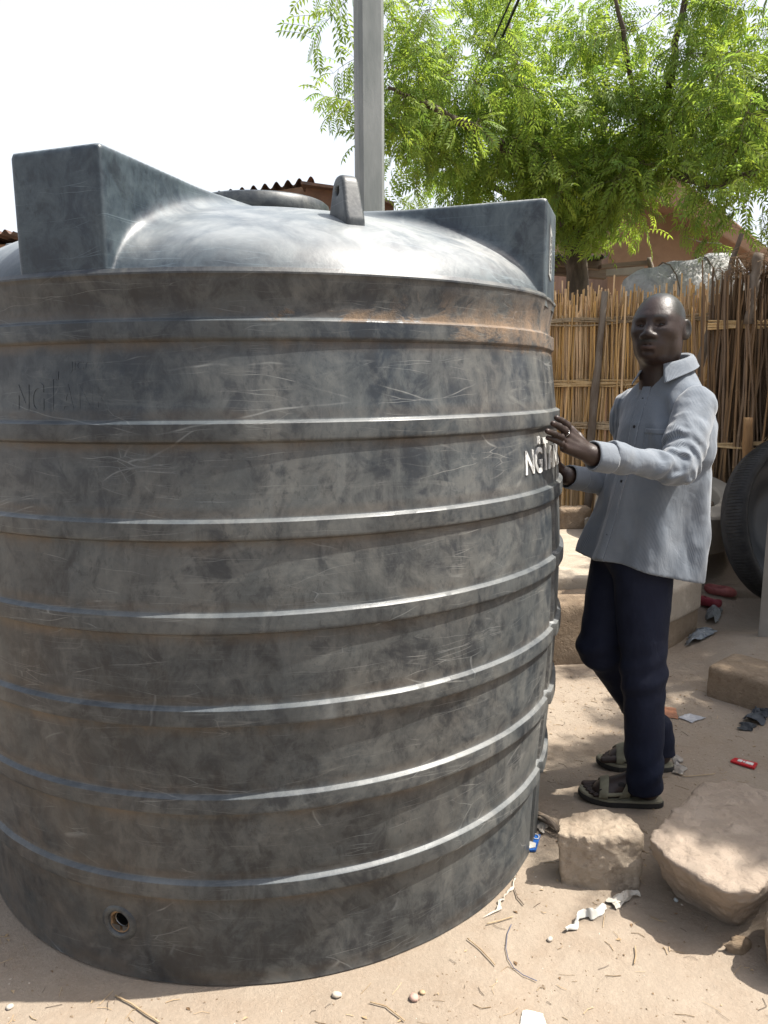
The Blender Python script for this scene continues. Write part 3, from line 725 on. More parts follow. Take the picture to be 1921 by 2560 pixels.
def crown(root, blobs, seed, nparts=300, droop=.25, size=1.0):
    """blobs: (centre, radii, count)"""
    g_ = random.Random(seed); items = []
    for c, r, n in blobs:
        c = Vector(c)
        for _ in range(n):
            v = Vector((g_.gauss(0, 1), g_.gauss(0, 1), g_.gauss(0, 1))).normalized()*(g_.random()**.5)
            p = c+Vector((v.x*r[0], v.y*r[1], v.z*r[2])); yaw = math.atan2(v.y, v.x)+g_.gauss(0, .9)
            items.append((p, yaw, droop-v.z*.5+g_.gauss(0, .35), g_.uniform(-.8, .8), g_.uniform(.75, 1.25)*size, g_.randrange(7)))
    items.sort(key=lambda q: (q[0]-Vector((0, 0, 1.45))).length)
    from mathutils import Euler
    for p, yaw, pit, rol, s, k in items[:nparts]:
        new_obj('leaf_spray', SPM[k], root, p-root.location, (rol, pit, yaw), (s, s, s))
    rest = items[nparts:]; LV, LF, LT, WV, WF, nv, nw = [], [], [], [], [], 0, 0
    for p, yaw, pit, rol, s, k in rest:
        V, F, T, W, G_ = SPR[k]; M = np.array(Euler((rol, pit, yaw)).to_matrix()); o_ = np.array(p-root.location)
        LV.append(V@M.T*s+o_); LF.append(np.array(F)+nv); LT.append(np.clip(T+g_.gauss(0, .15), 0, 1)); nv += len(V)
    if rest:
        o = mesh_obj('foliage', np.concatenate(LV), np.concatenate(LF), M_LEAF, root, attrs={'tint': np.concatenate(LT)}); o['kind'] = 'stuff'
def limb(root, pts, rads, seed, name='branch'):
    P = [Vector(p) for p in pts]; Q = []; R = []; g_ = random.Random(seed)
    for i in range(len(P)-1):
        for k in range(6):
            t_ = k/6; a = P[max(i-1, 0)]; b = P[i]; c = P[i+1]; d = P[min(i+2, len(P)-1)]
            v = .5*((2*b)+(c-a)*t_+(2*a-5*b+4*c-d)*t_*t_+(3*b-a-3*c+d)*t_**3)
            Q.append(v+Vector((g_.gauss(0, .008), g_.gauss(0, .008), g_.gauss(0, .008)))); R.append((rads[i]*(1-t_)+rads[i+1]*t_)*g_.uniform(.93, 1.07))
    Q.append(P[-1]); R.append(rads[-1])
    return mesh_obj(name, np.array([tuple(v) for v in tube_vf(Q, R, 9)[0]]), tube_vf(Q, R, 9)[1], M_BARK, root, True, world=True)
tb_ = at(1246, 625, 8.3)
tree = empty('neem_tree', (tb_.x, 8.3, .2)); tag(tree, 'large bright green neem tree behind the stalk fence', 'tree')
limb(tree, [(tb_.x+.02, 8.3, .1), (tb_.x, 8.3, 1.4), at(1246, 620, 8.3), at(1240, 530, 8.3), at(1225, 455, 8.3)], [.17, .14, .115, .115, .10], 1, 'trunk')
for i, (pts, rd) in enumerate([
    ([(1232, 480, 8.3), (1175, 375, 8.1), (1070, 305, 7.6), (950, 240, 7.0), (840, 190, 6.6)], [.075, .06, .05, .03, .012]),
    ([(1225, 470, 8.3), (1210, 380, 8.4), (1150, 250, 8.6), (1100, 90, 8.8), (1090, -80, 9)], [.08, .06, .05, .035, .02]),
    ([(1240, 500, 8.3), (1330, 420, 8.0), (1420, 300, 7.6), (1450, 160, 7.2), (1490, -60, 6.8)], [.08, .06, .045, .035, .02]),
    ([(1235, 490, 8.3), (1300, 380, 8.6), (1300, 220, 9.0), (1230, 80, 9.4)], [.06, .045, .03, .02]),
    ([(1330, 420, 8.0), (1440, 378, 7.4), (1540, 400, 6.8), (1610, 380, 6.2), (1700, 330, 5.8)], [.045, .04, .033, .026, .02]),
    ([(1230, 500, 8.3), (1120, 430, 8.9), (1000, 380, 9.4), (900, 380, 9.8)], [.055, .04, .025, .012]),
    ([(1400, 330, 7.7), (1350, 100, 7.3), (1320, -60, 7.2)], [.03, .022, .012]),
    ([(1560, 395, 6.7), (1610, 300, 6.5), (1690, 180, 6.3)], [.025, .02, .015])]):
    limb(tree, [at(*p) for p in pts], rd, 10+i)
def B(x, y, Y, rx, rz, ry, n):
    s = 1662/Y; return (at(x, y-(52 if y > 300 else 20), Y), (rx/s*.92, ry, rz/s*(.72 if y > 300 else .85)), max(2, int(n*(.29 if 1000 < x < 1330 and y > 240 else .21))))
blobs = [B(812, 0, 6.6, 45, 40, .4, 26), B(812, 170, 6.6, 40, 45, .35, 18), B(815, 260, 6.7, 35, 55, .35, 15), B(870, 120, 6.9, 60, 70, .5, 44), B(900, 230, 7.2, 90, 70, .7, 90),
         B(870, 350, 8.6, 50, 40, .6, 20), B(950, 330, 8.6, 90, 70, 1., 95), B(930, 410, 9.2, 90, 40, .8, 60), B(1000, 150, 7.6, 90, 90, .9, 110), B(1040, 270, 7.6, 110, 90, .9, 150),
         B(1090, 410, 8.6, 120, 60, .9, 150), B(960, 40, 8.6, 90, 50, .8, 34), B(1100, 60, 8.6, 120, 80, .9, 80), B(1160, 190, 8.4, 120, 90, 1., 140), B(1190, 330, 8.2, 120, 100, 1.1, 190),
         B(1240, 440, 7.9, 110, 80, .9, 170), B(1262, 500, 7.8, 60, 30, .5, 34), B(1310, 450, 7.7, 80, 50, .8, 90), B(1250, 60, 8.4, 90, 90, .9, 80), B(1320, 330, 7.8, 70, 90, .8, 90),
         B(1440, 60, 7.2, 90, 90, .8, 75), B(1470, 210, 7.4, 80, 90, .8, 85), B(1420, 330, 7.4, 80, 60, .7, 95), B(1560, 130, 6.8, 100, 120, .8, 95), B(1560, 320, 6.8, 100, 70, .8, 110),
         B(1660, 60, 6.6, 80, 130, .7, 80), B(1650, 260, 6.4, 70, 90, .7, 75), B(1490, 420, 6.8, 60, 40, .5, 34), B(1545, 480, 6.4, 55, 40, .35, 22), B(1650, 420, 6.2, 50, 60, .5, 24), B(1660, 480, 6.0, 30, 40, .3, 6),
         B(1350, -90, 7.6, 340, 80, 1.2, 150), B(960, -80, 7.6, 140, 50, .9, 36), B(1780, 180, 6.6, 120, 260, 1., 120)]
crown(tree, blobs, 21)

# second neem outside the frame on the right: it throws the shade on the rocks, the man's feet and the tub
t2 = empty('neem_tree', (4.9, 3.9, 0)); tag(t2, 'neighbouring neem tree standing to the right of the yard', 'tree')
limb(t2, [(4.9, 3.9, -.1), (4.85, 3.9, 1.5), (4.6, 3.8, 2.8), (4.1, 3.6, 3.7), (3.5, 3.3, 4.3)], [.16, .13, .11, .06, .02], 5, 'trunk')
limb(t2, [(4.7, 3.85, 2.4), (4.6, 4.4, 3.3), (4.3, 5.1, 3.9), (4.1, 5.8, 4.2)], [.09, .07, .04, .015], 6)
limb(t2, [(4.65, 3.8, 2.7), (4.4, 3.1, 3.5), (3.9, 2.7, 3.9)], [.07, .05, .015], 7)
ct = 1/math.tan(SUN_EL)
def sh_blob(x, y, z, rx, ry, rz, n): return ((x+z*ct, y+z*ct*math.tan(SUN_AZ), z), (rx, ry, rz), n)
bl2 = [sh_blob(1.92, 2.62, 4.0, .45, .42, .35, 260), sh_blob(2.6, 2.7, 4.1, .5, .6, .4, 210), sh_blob(1.55, 2.50, 3.9, .22, .20, .3, 90), sh_blob(1.75, 4.1, 4.3, .28, .22, .35, 80), sh_blob(2.6, 3.7, 4.2, .55, .55, .4, 200),
       sh_blob(2.4, 4.5, 4.2, .5, .45, .4, 200), sh_blob(2.9, 5.2, 4.2, .75, .6, .45, 280), sh_blob(3.2, 3.4, 4.4, .7, 1.0, .5, 150), sh_blob(1.75, 2.2, 3.9, .25, .14, .2, 60), sh_blob(1.40, 2.40, 3.7, .20, .13, .2, 120)]
crown(t2, bl2, 33, 200, .1, 1.15)
# ------------------------------------------------------------------ wrapped bundle behind the fence
def wrap_mat():
    t = NT('dirty_white_sacking'); n = t.noise(6, 7, .7, None, 1.5); m_ = t.noise(18, 5, .7)
    c = t.mix(t.maprange(n, .35, .65), (.85, .85, .83), (.45, .46, .46)); c = t.mix(t.maprange(m_, .6, .75, 0, .7), c, (.16, .16, .16))
    return t.fin(c, .6, t.bump(t.noise(9, 7, .7, None, 2.), .8, .05), .4)
a, b = at(1372, 645, 7.15), at(1585, 600, 7.45); ax = (b-a); L = ax.length
prof_ = [(.02, -.10), (.12, -.08), (.20, -.02), (.235, .08)]+[(.245+.012*math.sin(5*k), .15+k*(L-.3)/10) for k in range(11)]+[(.23, L-.06), (.15, L+.02), (.02, L+.04)]
V, F = lathe_vf(prof_, 56); V = V+np.stack([V[:, 0], V[:, 1], 0*V[:, 2]], 1)*(.10*fbm(V, 7, 4, 3))[:, None]
sk = mesh_obj('wrapped_bundle', V, F, wrap_mat(), None, True); sk.location = a; sk.rotation_euler = ax.to_track_quat('Z', 'Y').to_euler()
tag(sk, 'long bundle wrapped in white and grey sacking lying behind the fence top', 'bundle')
mb = MB()
for zc in (.33, .72, 1.0): mb.add(*tube_vf([(.262*math.cos(k/12*6.283), .262*math.sin(k/12*6.283), zc+.05*math.cos(k/12*6.283)) for k in range(13)], .006, 5))
rp = mb.build('binding_rope', M_STICK, sk)
rk = empty('storage_rack', (2.7, 7.35, 0)); tag(rk, 'stick rack holding the wrapped bundle behind the fence', 'rack')
for x in (2.35, 3.1):
    for y in (7.1, 7.55): mesh_obj('post', *gnarled([(x, y, .2), (x, y, a.z-.22+(x-a.x)*(b.z-a.z)/(b.x-a.x))], [.035, .03], int(x*9+y)), M_STICK, rk, True, world=True)
    mesh_obj('crossbar', *gnarled([(x, 6.95, a.z-.28+(x-a.x)*(b.z-a.z)/(b.x-a.x)), (x, 7.75, a.z-.26+(x-a.x)*(b.z-a.z)/(b.x-a.x))], [.03, .03], 4), M_STICK, rk, True, world=True)

# ------------------------------------------------------------------ platform, blocks, rings
def poly_block(poly, z0, z1, rough=.004, h=.012, rb=.012, seed=0, undercut=0., round_=None, nf=9):
    """weathered block: convex footprint (counter-clockwise) between z0 and z1"""
    P = np.array(poly, float); lo = (P[:, 0].min()-.05, P[:, 1].min()-.05, z0-.03); hi = (P[:, 0].max()+.05, P[:, 1].max()+.05, z1+.05)
    G = sdf_grid(lo, hi, h); X, Y, Z = G; S = None; n = len(P)
    for i in range(n):
        a, b = P[i], P[(i+1) % n]; d = (b-a)/np.linalg.norm(b-a); nx, ny = d[1], -d[0]
        u = undercut[i] if isinstance(undercut, (list, tuple)) else undercut
        pl = (X-a[0])*nx+(Y-a[1])*ny-(Z-z1)*u; pl = pl/math.sqrt(1+u*u)
        S = pl if S is None else smax(S, pl, rb)
    S = smax(S, Z-z1, round_ or rb)
    S = smax(S, z0-Z, rb)
    Pn = np.stack([X.ravel(), Y.ravel(), Z.ravel()], 1); N = fbm(Pn, nf, 5, seed, .62); N = (N-.9*np.maximum(0, np.abs(fbm(Pn, nf*2.3, 3, seed+50))-.22)).reshape(X.shape)
    return surface_nets((S+rough*N).astype(np.float32), lo, h)
def mud_mat(name, c1, c2, c3, sc=7, b=.6, bd=.012):
    t = NT(name); n = t.noise(sc, 7, .65); n2 = t.noise(sc*5, 5, .7); p = t.ramp(t.voro(55), [(0, 1), (.10, 1), (.2, 0)])
    c = t.mix(t.maprange(n, .35, .65), c1, c2); c = t.mix(t.maprange(n2, .52, .72, 0, .7), c, c3); c = t.mix(t.maprange(t.noise(sc*2.3, 5, .7, t.coord(loc=(3, 1, 8))), .56, .66, 0, .6), c, tuple(x*1.22 for x in c1))
    bp = t.bump(t.noise(sc*3.2, 9, .74, None, .6), b, bd*1.6); bp = t.bump(t.maprange(t.voro(38), 0, .3), .35, .006, bp); bp = t.bump(t.noise(150, 4, .7), .55, .004, bp)
    return t.fin(c, .95, bp, .15)
M_MUD = mud_mat('packed_mud', (.40, .305, .215), (.31, .23, .155), (.22, .15, .10))
M_ROCK = mud_mat('tan_stone', (.60, .50, .385), (.49, .39, .29), (.30, .225, .16), 6, .75, .018)
M_ROCK2 = mud_mat('pinkish_stone', (.52, .43, .345), (.43, .345, .27), (.52, .43, .34), 4, .7, .016)
M_SCREED = mud_mat('pale_screed', (.56, .48, .38), (.48, .40, .31), (.40, .32, .24), 5, .25, .005)
pl = empty('earth_platform', (1.2, 4.6, 0)); tag(pl, 'low earth platform with pale top between the tank and the fence', 'platform')
V, F = poly_block([(-.2, 3.76), (1.40, 3.90), (1.83, 4.33), (2.15, 5.95), (-.2, 5.95)], -.05, .335, .014, .022, .03, 4)
mesh_obj('base', V, F, M_MUD, pl, True, world=True)
V, F = poly_block([(-.2, 4.10), (1.36, 4.13), (1.60, 4.45), (1.85, 5.9), (-.2, 5.9)], .30, .402, .004, .016, .02, 6, nf=4)
mesh_obj('top_slab', V, F, M_SCREED, pl, True, world=True)
V, F = poly_block([(1.18, 3.875), (1.405, 3.885), (1.842, 4.325), (1.842, 4.56), (1.18, 4.30)], .155, .345, .004, .010, .02, 9, nf=6)
mesh_obj('corner_block', V, F, M_SCREED, pl, True, world=True)

def thing_mesh(name, V, F, mat, label, cat, group=None, loc=None, rot=None, smooth=True):
    o = mesh_obj(name, V, F, mat, None, smooth)
    if loc is not None: o.location = loc
    if rot is not None: o.rotation_euler = rot
    return tag(o, label, cat, group)
b0 = Vector((1.50, 3.43)); u = Vector((.64, -.77)).normalized(); w = Vector((.77, .64)).normalized()
cs = [b0, b0+u*.62, b0+u*.62+w*.27, b0+w*.27]
V, F = poly_block([tuple(c) for c in cs], -.03, .155, .006, .009, .03, 11, nf=7)
thing_mesh('concrete_block', V, F, M_MUD, 'smooth grey brown concrete block lying in the shade right of the man', 'block')
# upturned rough beam of mud behind the platform
a, b = at(1470, 1175, 5.0), at(1590, 1150, 5.9)
V, F = poly_block([(a.x, a.y-.02), (b.x+.1, b.y-.05), (b.x, b.y+.25), (a.x-.1, a.y+.3)], .15, .63, .012, .014, .035, 13)
thing_mesh('mud_block', V, F, M_MUD, 'long mud block with pale top beside the black tub', 'block')
V, F = poly_block([(1.86, 4.95), (3.0, 4.75), (3.2, 5.4), (2.3, 5.8), (1.9, 5.6)], -.05, .12, .012, .02, .06, 14)
sl = thing_mesh('sand_bank', V, F, M_SAND, 'sunlit bank of sand below the mud block', 'sand'); sl['kind'] = 'structure'
del sl['label'], sl['category']
M_RINGC = simple('pale_concrete', (.50, .455, .38), (.40, .355, .29), .9, 5, .35, .006, bscale=45)
c = at(1442, 1090, 5.35)
wr = mesh_obj('well_ring', *lathe_vf([(.32, -.14), (.32, .12), (.335, .135), (.47, .135), (.485, .12), (.485, -.14), (.32, -.14)], 72), M_RINGC, None, True)
wr.location = c; wr.rotation_euler = (math.radians(17), 0, .3); bevel(wr, .004); tag(wr, 'pale concrete well ring lying tilted behind the man', 'concrete ring')
# black tub on its side
c = at(1742, 1128, 4.55)
M_TUB = tank_mat_small = simple('black_tub_plastic', (.028, .034, .042), (.014, .018, .024), .5, 6, .2, .004, spec=.45)
M_TUBR = simple('dusty_tub_rim', (.055, .055, .055), (.03, .03, .032), .8, 22, .5, .006)
tu = empty('black_tub', c); tag(tu, 'big round black plastic tub propped on edge at the right', 'tub')
nrm_ = Vector((.36, -.88, .20)).normalized(); tu.rotation_euler = nrm_.to_track_quat('Z', 'Y').to_euler()
mesh_obj('bowl', *lathe_vf([(0, -.20), (.18, -.20), (.26, -.185), (.28, -.15), (.36, -.135), (.42, -.10), (.45, -.04), (.468, .0), (.472, .008)], 96), M_TUB, tu, True)
mesh_obj('rim', *lathe_vf([(.472, .006), (.484, .016), (.505, .018), (.522, .004), (.53, -.03), (.526, -.10), (.50, -.17), (.42, -.23), (.2, -.26), (0, -.26)], 96), M_TUBR, tu, True)
mb = MB()
for k in range(170):
    a_ = 2*math.pi*k/170; ca_, sa_ = math.cos(a_), math.sin(a_); mb.tube([(.520*ca_, .520*sa_, .008), (.534*ca_, .534*sa_, -.03), (.530*ca_, .530*sa_, -.10)], .0022, 4)
o = mb.build('rim_ribs', M_TUBR, tu, True); o['kind'] = 'stuff'
# post at the right edge
p0, p1 = at(1634, 1412, 3.98), at(1663, 1070, 3.98); d = (p1-p0); p1 = p0+d*2.6; w_ = .075
V = []
for p in (p0-d*.1, p1):
    for x, y in ((0, 0), (2*w_, -.02), (2*w_+.10, .13), (.10, .15)): V.append((p.x+x, p.y+y, p.z))
cpst = mesh_obj('concrete_post', V, [(0, 3, 2, 1), (4, 5, 6, 7), (0, 1, 5, 4), (1, 2, 6, 5), (2, 3, 7, 6), (3, 0, 4, 7)], M_CONC); bevel(cpst, .012)
tag(cpst, 'grey concrete post leaning at the right edge in front of the tub', 'post')
# rubble and bricks at the foot of the fence
g_ = random.Random(12)
for i, (x, y, sx, sy, lab) in enumerate([(1212, 1135, .10, .07, 'rough mud lump nearest the tank at the foot of the fence'), (1240, 1128, .12, .09, 'squarish brown mud brick at the foot of the fence'), (1268, 1132, .035, .05, 'small pale stone beside the mud brick at the fence foot')]):
    p = at(x, y, 5.62); cx, cy = p.x, p.y
    V, F = poly_block([(cx-sx, cy-.08), (cx+sx, cy-.06), (cx+sx*.9, cy+.12), (cx-sx*.9, cy+.1)], .39, .40+sy*1.7, .02, .012, .02, 30+i)
    thing_mesh('mud_brick' if i == 1 else 'rubble_lump', V, F, M_MUD if i < 2 else M_RINGC, lab, 'rubble')

# ------------------------------------------------------------------ rocks
def W2(pts, z): return [tuple(gr(x, y, z))[:2] for x, y in pts]
poly = W2([(1204, 1802), (1300, 1814), (1394, 1808), (1386, 1785), (1350, 1752), (1275, 1752), (1206, 1768)], .165)
V, F = poly_block(poly, -.02, .170, .013, .005, .010, 21, [.03, -.04, .08, .1, .05, .05, .1], .014, 17)
thing_mesh('boulder', V, F, M_ROCK, 'squarish tan stone with rough sunlit front beside the sandal', 'stone')
poly = W2([(1398, 1812), (1450, 1868), (1560, 1928), (1625, 1932), (1740, 1860), (1730, 1740), (1590, 1688), (1510, 1692)], .185)
V, F = poly_block(poly, -.03, .190, .015, .007, .010, 25, [.45, .70, .65, .4, .1, .1, .1, .3], .016, 13)
thing_mesh('boulder', V, F, M_ROCK2, 'large flat topped pinkish boulder half in shade right of the square stone', 'stone')
poly = W2([(1640, 1950), (1650, 2010), (1760, 2060), (1800, 1960), (1700, 1905)], .14)
V, F = poly_block(poly, -.03, .16, .012, .007, .05, 29, .12, .06, 8)
thing_mesh('boulder', V, F, M_ROCK, 'rounded stone cut off by the lower right edge', 'stone')
V, F = poly_block(W2([(1560, 2040), (1600, 2050), (1628, 2030), (1600, 2012)], .03), -.02, .04, .012, .005, .02, 31, .0, .02, 16)
thing_mesh('rubble_lump', V, F, M_MUD, 'crumbly clod of earth under the big boulder', 'clod')

# ------------------------------------------------------------------ litter
def sheet(name, label, cat, px, mat, crumple=.012, n=22, lift=.004, seed=0, fold=0.):
    """a thin crumpled sheet over the ground; px = 4 corners in photo coordinates"""
    q = [gr(*p) for p in px]; V = []; F = []
    for i in range(n+1):
        for j in range(n+1):
            s_, t_ = i/n, j/n; p = (q[0]*(1-s_)+q[1]*s_)*(1-t_)+(q[3]*(1-s_)+q[2]*s_)*t_; V.append((p.x, p.y, 0))
    V = np.array(V); S_, T_ = np.meshgrid(np.linspace(0, 1, n+1), np.linspace(0, 1, n+1), indexing='ij')
    e = np.minimum(np.minimum(S_, 1-S_), np.minimum(T_, 1-T_)).ravel()
    N = fbm(V, 34, 4, seed)
    V[:, :2] += np.stack([fbm(V, 30, 3, seed+5), fbm(V, 30, 3, seed+9)], 1)*.012*(crumple/.012)
    gzz = ground_height(V[:, 0], V[:, 1]); V[:, 2] = gzz+lift+np.abs(N)*crumple*(.4+2*e)+fold*np.sin(S_.ravel()*3.14)
    m = n+1; F = [(i*m+j, (i+1)*m+j, (i+1)*m+j+1, i*m+j+1) for i in range(n) for j in range(n)]
    B_ = V.copy(); B_[:, 2] -= .0012; nn = len(V); F += [tuple(nn+k for k in f[::-1]) for f in F]
    o = mesh_obj(name, np.concatenate([V, B_]), F, mat, None, True); return tag(o, label, cat)
def flat(name, c, c2=None, rough=.6, sc=20, b=.2): return simple(name, c, c2, rough, sc, b, .002, k=.62)
M_CLOTH = flat('dirty_white_cloth', (.70, .66, .58), (.52, .46, .38), .9, 14)
M_PAPER = flat('white_paper', (.78, .77, .73), (.66, .64, .58), .8, 10)
sheet('cloth_scrap', 'dirty white cloth scrap caught under the right edge of the tank', 'cloth', [(1052, 1985), (1105, 1925), (1118, 1895), (1080, 1965)], M_CLOTH, .02, seed=1)
sheet('cloth_scrap', 'white cloth rag lying just below the square stone', 'cloth', [(1300, 1948), (1345, 1972), (1388, 1935), (1330, 1938)], M_CLOTH, .03, seed=2, fold=.01)
sheet('plastic_strip', 'long twisted white plastic strip on the sand before the rag', 'plastic', [(1220, 2008), (1228, 2016), (1312, 1972), (1290, 1966)], M_PAPER, .028, seed=3, fold=.008)
sheet('paper_scrap', 'white paper scrap cut off by the bottom edge', 'paper', [(1128, 2190), (1175, 2196), (1180, 2225), (1122, 2225)], M_PAPER, .008, seed=4)
sheet('plastic_bag', 'crumpled grey plastic bag against the platform corner', 'bag', [(1480, 1405), (1520, 1400), (1546, 1382), (1505, 1365)], flat('grey_plastic', (.32, .35, .37), (.18, .21, .24), .35), .035, seed=5, lift=.01, fold=.02)
sheet('plastic_bag', 'small grey shiny plastic bag in front of the red shoes', 'bag', [(1522, 1348), (1545, 1352), (1562, 1330), (1530, 1325)], flat('grey_plastic_shiny', (.34, .36, .35), (.20, .21, .21), .35), .03, seed=15, lift=.01, fold=.04)
sheet('plastic_shard', 'terracotta coloured plastic shard behind the trouser leg', 'shard', [(1415, 1548), (1465, 1556), (1460, 1530), (1420, 1526)], flat('terracotta', (.50, .22, .12), (.35, .17, .10), .6), .006, seed=6)
sheet('plastic_scrap', 'pale grey leaf shaped plastic scrap in the shade', 'plastic', [(1462, 1552), (1498, 1562), (1524, 1552), (1490, 1542)], flat('pale_plastic', (.58, .58, .60), (.42, .42, .44), .4), .012, seed=7)
sheet('rag', 'dark grey rag below the concrete block', 'rag', [(1612, 1560), (1650, 1566), (1672, 1545), (1635, 1532)], flat('grey_rag', (.10, .11, .12), (.05, .055, .065), .9), .05, seed=8, fold=.02)
sheet('rag', 'small blackish rag nearer than the grey rag', 'rag', [(1600, 1578), (1628, 1582), (1632, 1568), (1606, 1564)], flat('black_rag', (.06, .065, .07), (.035, .04, .045), .9), .03, seed=9)
sheet('plastic_scrap', 'crumpled pale plastic behind the far sandal heel', 'plastic', [(1455, 1672), (1472, 1680), (1478, 1640), (1458, 1632)], flat('dull_plastic', (.40, .37, .33), (.26, .23, .2), .5), .03, seed=10)
# red wrapper
q = [gr(*p) for p in ((1578, 1648), (1588, 1641), (1637, 1653), (1630, 1664))]
V = [(p.x, p.y, gz(p.x, p.y)+z) for z in (.003, .010) for p in q]
F6 = [(0, 3, 2, 1), (4, 5, 6, 7), (0, 1, 5, 4), (1, 2, 6, 5), (2, 3, 7, 6), (3, 0, 4, 7)]
rw = mesh_obj('sweet_wrapper', V, F6, flat('red_foil', (.62, .03, .035), (.45, .02, .03), .35)); tag(rw, 'shiny red wrapper with white print in the shade', 'wrapper')
c4 = sum(q, Vector())/4; e1_ = (q[3]-q[0]); e2_ = (q[1]-q[0])
mb = MB()
for s0, s1, t0, t1 in ((.22, .40, .3, .75), (.45, .52, .35, .7), (.56, .88, .3, .72)):
    P_ = [q[0]+(q[3]-q[0])*s_+((q[1]-q[0])*(1-s_)+(q[2]-q[3])*s_)*t_ for s_, t_ in ((s0, t0), (s1, t0), (s1, t1), (s0, t1))]
    mb.add([(p.x, p.y, gz(c4.x, c4.y)+z) for z in (.006, .0125) for p in P_], F6)
mb.build('white_print', M_PAPER, rw)
# blue packet
q = [gr(*p) for p in ((1138, 1842), (1158, 1843), (1168, 1808), (1150, 1806))]
V = [(p.x, p.y, gz(p.x, p.y)+z) for z in (.003, .009) for p in q]
bp_ = mesh_obj('blue_packet', V, F6, flat('blue_print', (.03, .16, .55), (.02, .12, .45), .4)); tag(bp_, 'small blue and white packet at the foot of the tank', 'packet')
mb = MB(); P_ = [q[0]*.95+q[2]*.05, q[1]*.85+q[3]*.15, (q[1]+q[2])*.5*.8+q[0]*.2, (q[0]+q[3])*.5]
mb.add([(p.x, p.y, gz(c4.x, c4.y)*0+gz(p.x, p.y)+z) for z in (.006, .0115) for p in P_], F6); mb.build('white_panel', M_PAPER, bp_)
cc = q[2]*.45+q[3]*.35+q[0]*.1+q[1]*.1; zc = gz(cc.x, cc.y)+.0115
mesh_obj('round_emblem', *tube_vf([(cc.x+.010*math.cos(a_), cc.y+.014*math.sin(a_), zc) for a_ in np.linspace(0, 6.283, 20)], .0014, 5), M_PAPER, bp_)
# red shoes
def shoe(c, rz, mat, label):
    h = .006; G = sdf_grid((-.16, -.07, -.01), (.16, .07, .11), h); X, Y, Z = G
    S = s_ell(G, (.05, 0, .03), (.10, .045, .04)); S = smin(S, s_ell(G, (-.06, 0, .035), (.075, .038, .05)), .03)
    S = smax(S, -s_ell(G, (-.045, 0, .080), (.085, .032, .062)), .008); S = smax(S, -Z, .005)
    o = mesh_obj('plastic_shoe', *surface_nets(S, (-.16, -.07, -.01), h), mat, None, True); o.location = c; o.rotation_euler = (.15, .1, rz); o.scale = (.72, 1., .9); return tag(o, label, 'shoe')
p = gr(1556, 1312); M_RED = flat('faded_red_plastic', (.50, .16, .14), (.34, .10, .10), .5)
shoe((p.x, p.y+.03, gz(p.x, p.y)+.01), -.4, M_RED, 'faded red plastic shoe lying on its sole in the shade')
p = gr(1528, 1325); shoe((p.x, p.y, gz(p.x, p.y)+.01), 2.1, flat('dark_red_plastic', (.36, .05, .07), (.25, .04, .05), .5), 'darker red shoe pointing away beside the platform corner')
# wood splinter by the square stone
p0, p1 = gr(1162, 1772), gr(1205, 1805)
mb = MB(); g_ = random.Random(3)
for k in range(7):
    o1 = Vector((g_.gauss(0, .012), g_.gauss(0, .012), abs(g_.gauss(0, .010))+.012)); o2 = Vector((g_.gauss(0, .014), g_.gauss(0, .014), abs(g_.gauss(0, .012))+.010)); mb.tube([p0+o1, (p0+p1)/2+(o1+o2)/2+Vector((0, 0, .01)), p1+o2], [.004, .009, .003], 5)
tag(mb.build('wood_splinter', M_STICK, None, True), 'split grey wood piece between the tank and the square stone', 'wood')
sheet('cloth_scrap', 'pale cloth twist beside the split grey wood', 'cloth', [(1152, 1782), (1168, 1802), (1182, 1792), (1165, 1770)], M_CLOTH, .03, seed=12)
# wire and named twigs
def ground_line(name, label, cat, px, r, mat, lift=.004):
    pts = [gr(*p) for p in px]; Q = []
    for i in range(len(pts)-1):
        for k in range(5): Q.append(pts[i].lerp(pts[i+1], k/5))
    Q.append(pts[-1]); Q = [(p.x, p.y, gz(p.x, p.y)+lift+r) for p in Q]
    return tag(mesh_obj(name, *tube_vf(Q, r, 5), mat, None, True), label, cat)
ground_line('thin_wire', 'thin bluish wire curling on the sand in front of the tank', 'wire', [(1105, 2005), (1096, 2025), (1093, 2055), (1098, 2080), (1110, 2098), (1130, 2112), (1160, 2124)], .0011, flat('blue_wire', (.13, .15, .24), rough=.5))
M_DRY = flat('dry_straw', (.55, .42, .26), (.40, .28, .16), .8)
for i, (a_, b_, c_, lab) in enumerate([((250, 2152), (285, 2170), (345, 2212), 'pale straw below the tank outlet on the sunlit sand'), ((1052, 2002), (1080, 1996), (1108, 1988), 'straw lying just right of the tank edge above the wire'),
                                 ((1112, 1925), (1118, 1945), (1132, 1962), 'dark bent twig beside the cloth scrap'), ((1010, 2035), (1040, 2060), (1070, 2095), 'long fine straw left of the thin wire'),
                                 ((1372, 2052), (1374, 2072), (1370, 2090), 'short upright looking straw in the middle of the sunlit sand'), ((1460, 1672), (1480, 1680), (1545, 1675), 'dry stalk behind the far sandal'),
                                 ((800, 2170), (835, 2180), (875, 2212), 'fine straw near the bottom edge in front of the tank')]):
    ground_line('twig' if 'twig' in lab else 'straw', lab, 'straw' if 'twig' not in lab else 'twig', [a_, b_, c_], .0016 if i != 0 else .0022, M_DRY if 'twig' not in lab else M_STICK)
def pebble(x, y, s, mat, label, seed):
    p = gr(x, y); V, F = lathe_vf([(0, -1), (.6, -.8), (1, 0), (.7, .7), (0, 1)], 9); V = V*np.array([1, .8, .6])*s; V = V*(1+.35*fbm(V/s, 1.3, 3, seed))[:, None]
    o = mesh_obj('pebble', V, F, mat, None, True); o.location = (p.x, p.y, gz(p.x, p.y)+s*.4); o.rotation_euler = (0, 0, seed); return tag(o, label, 'pebble')
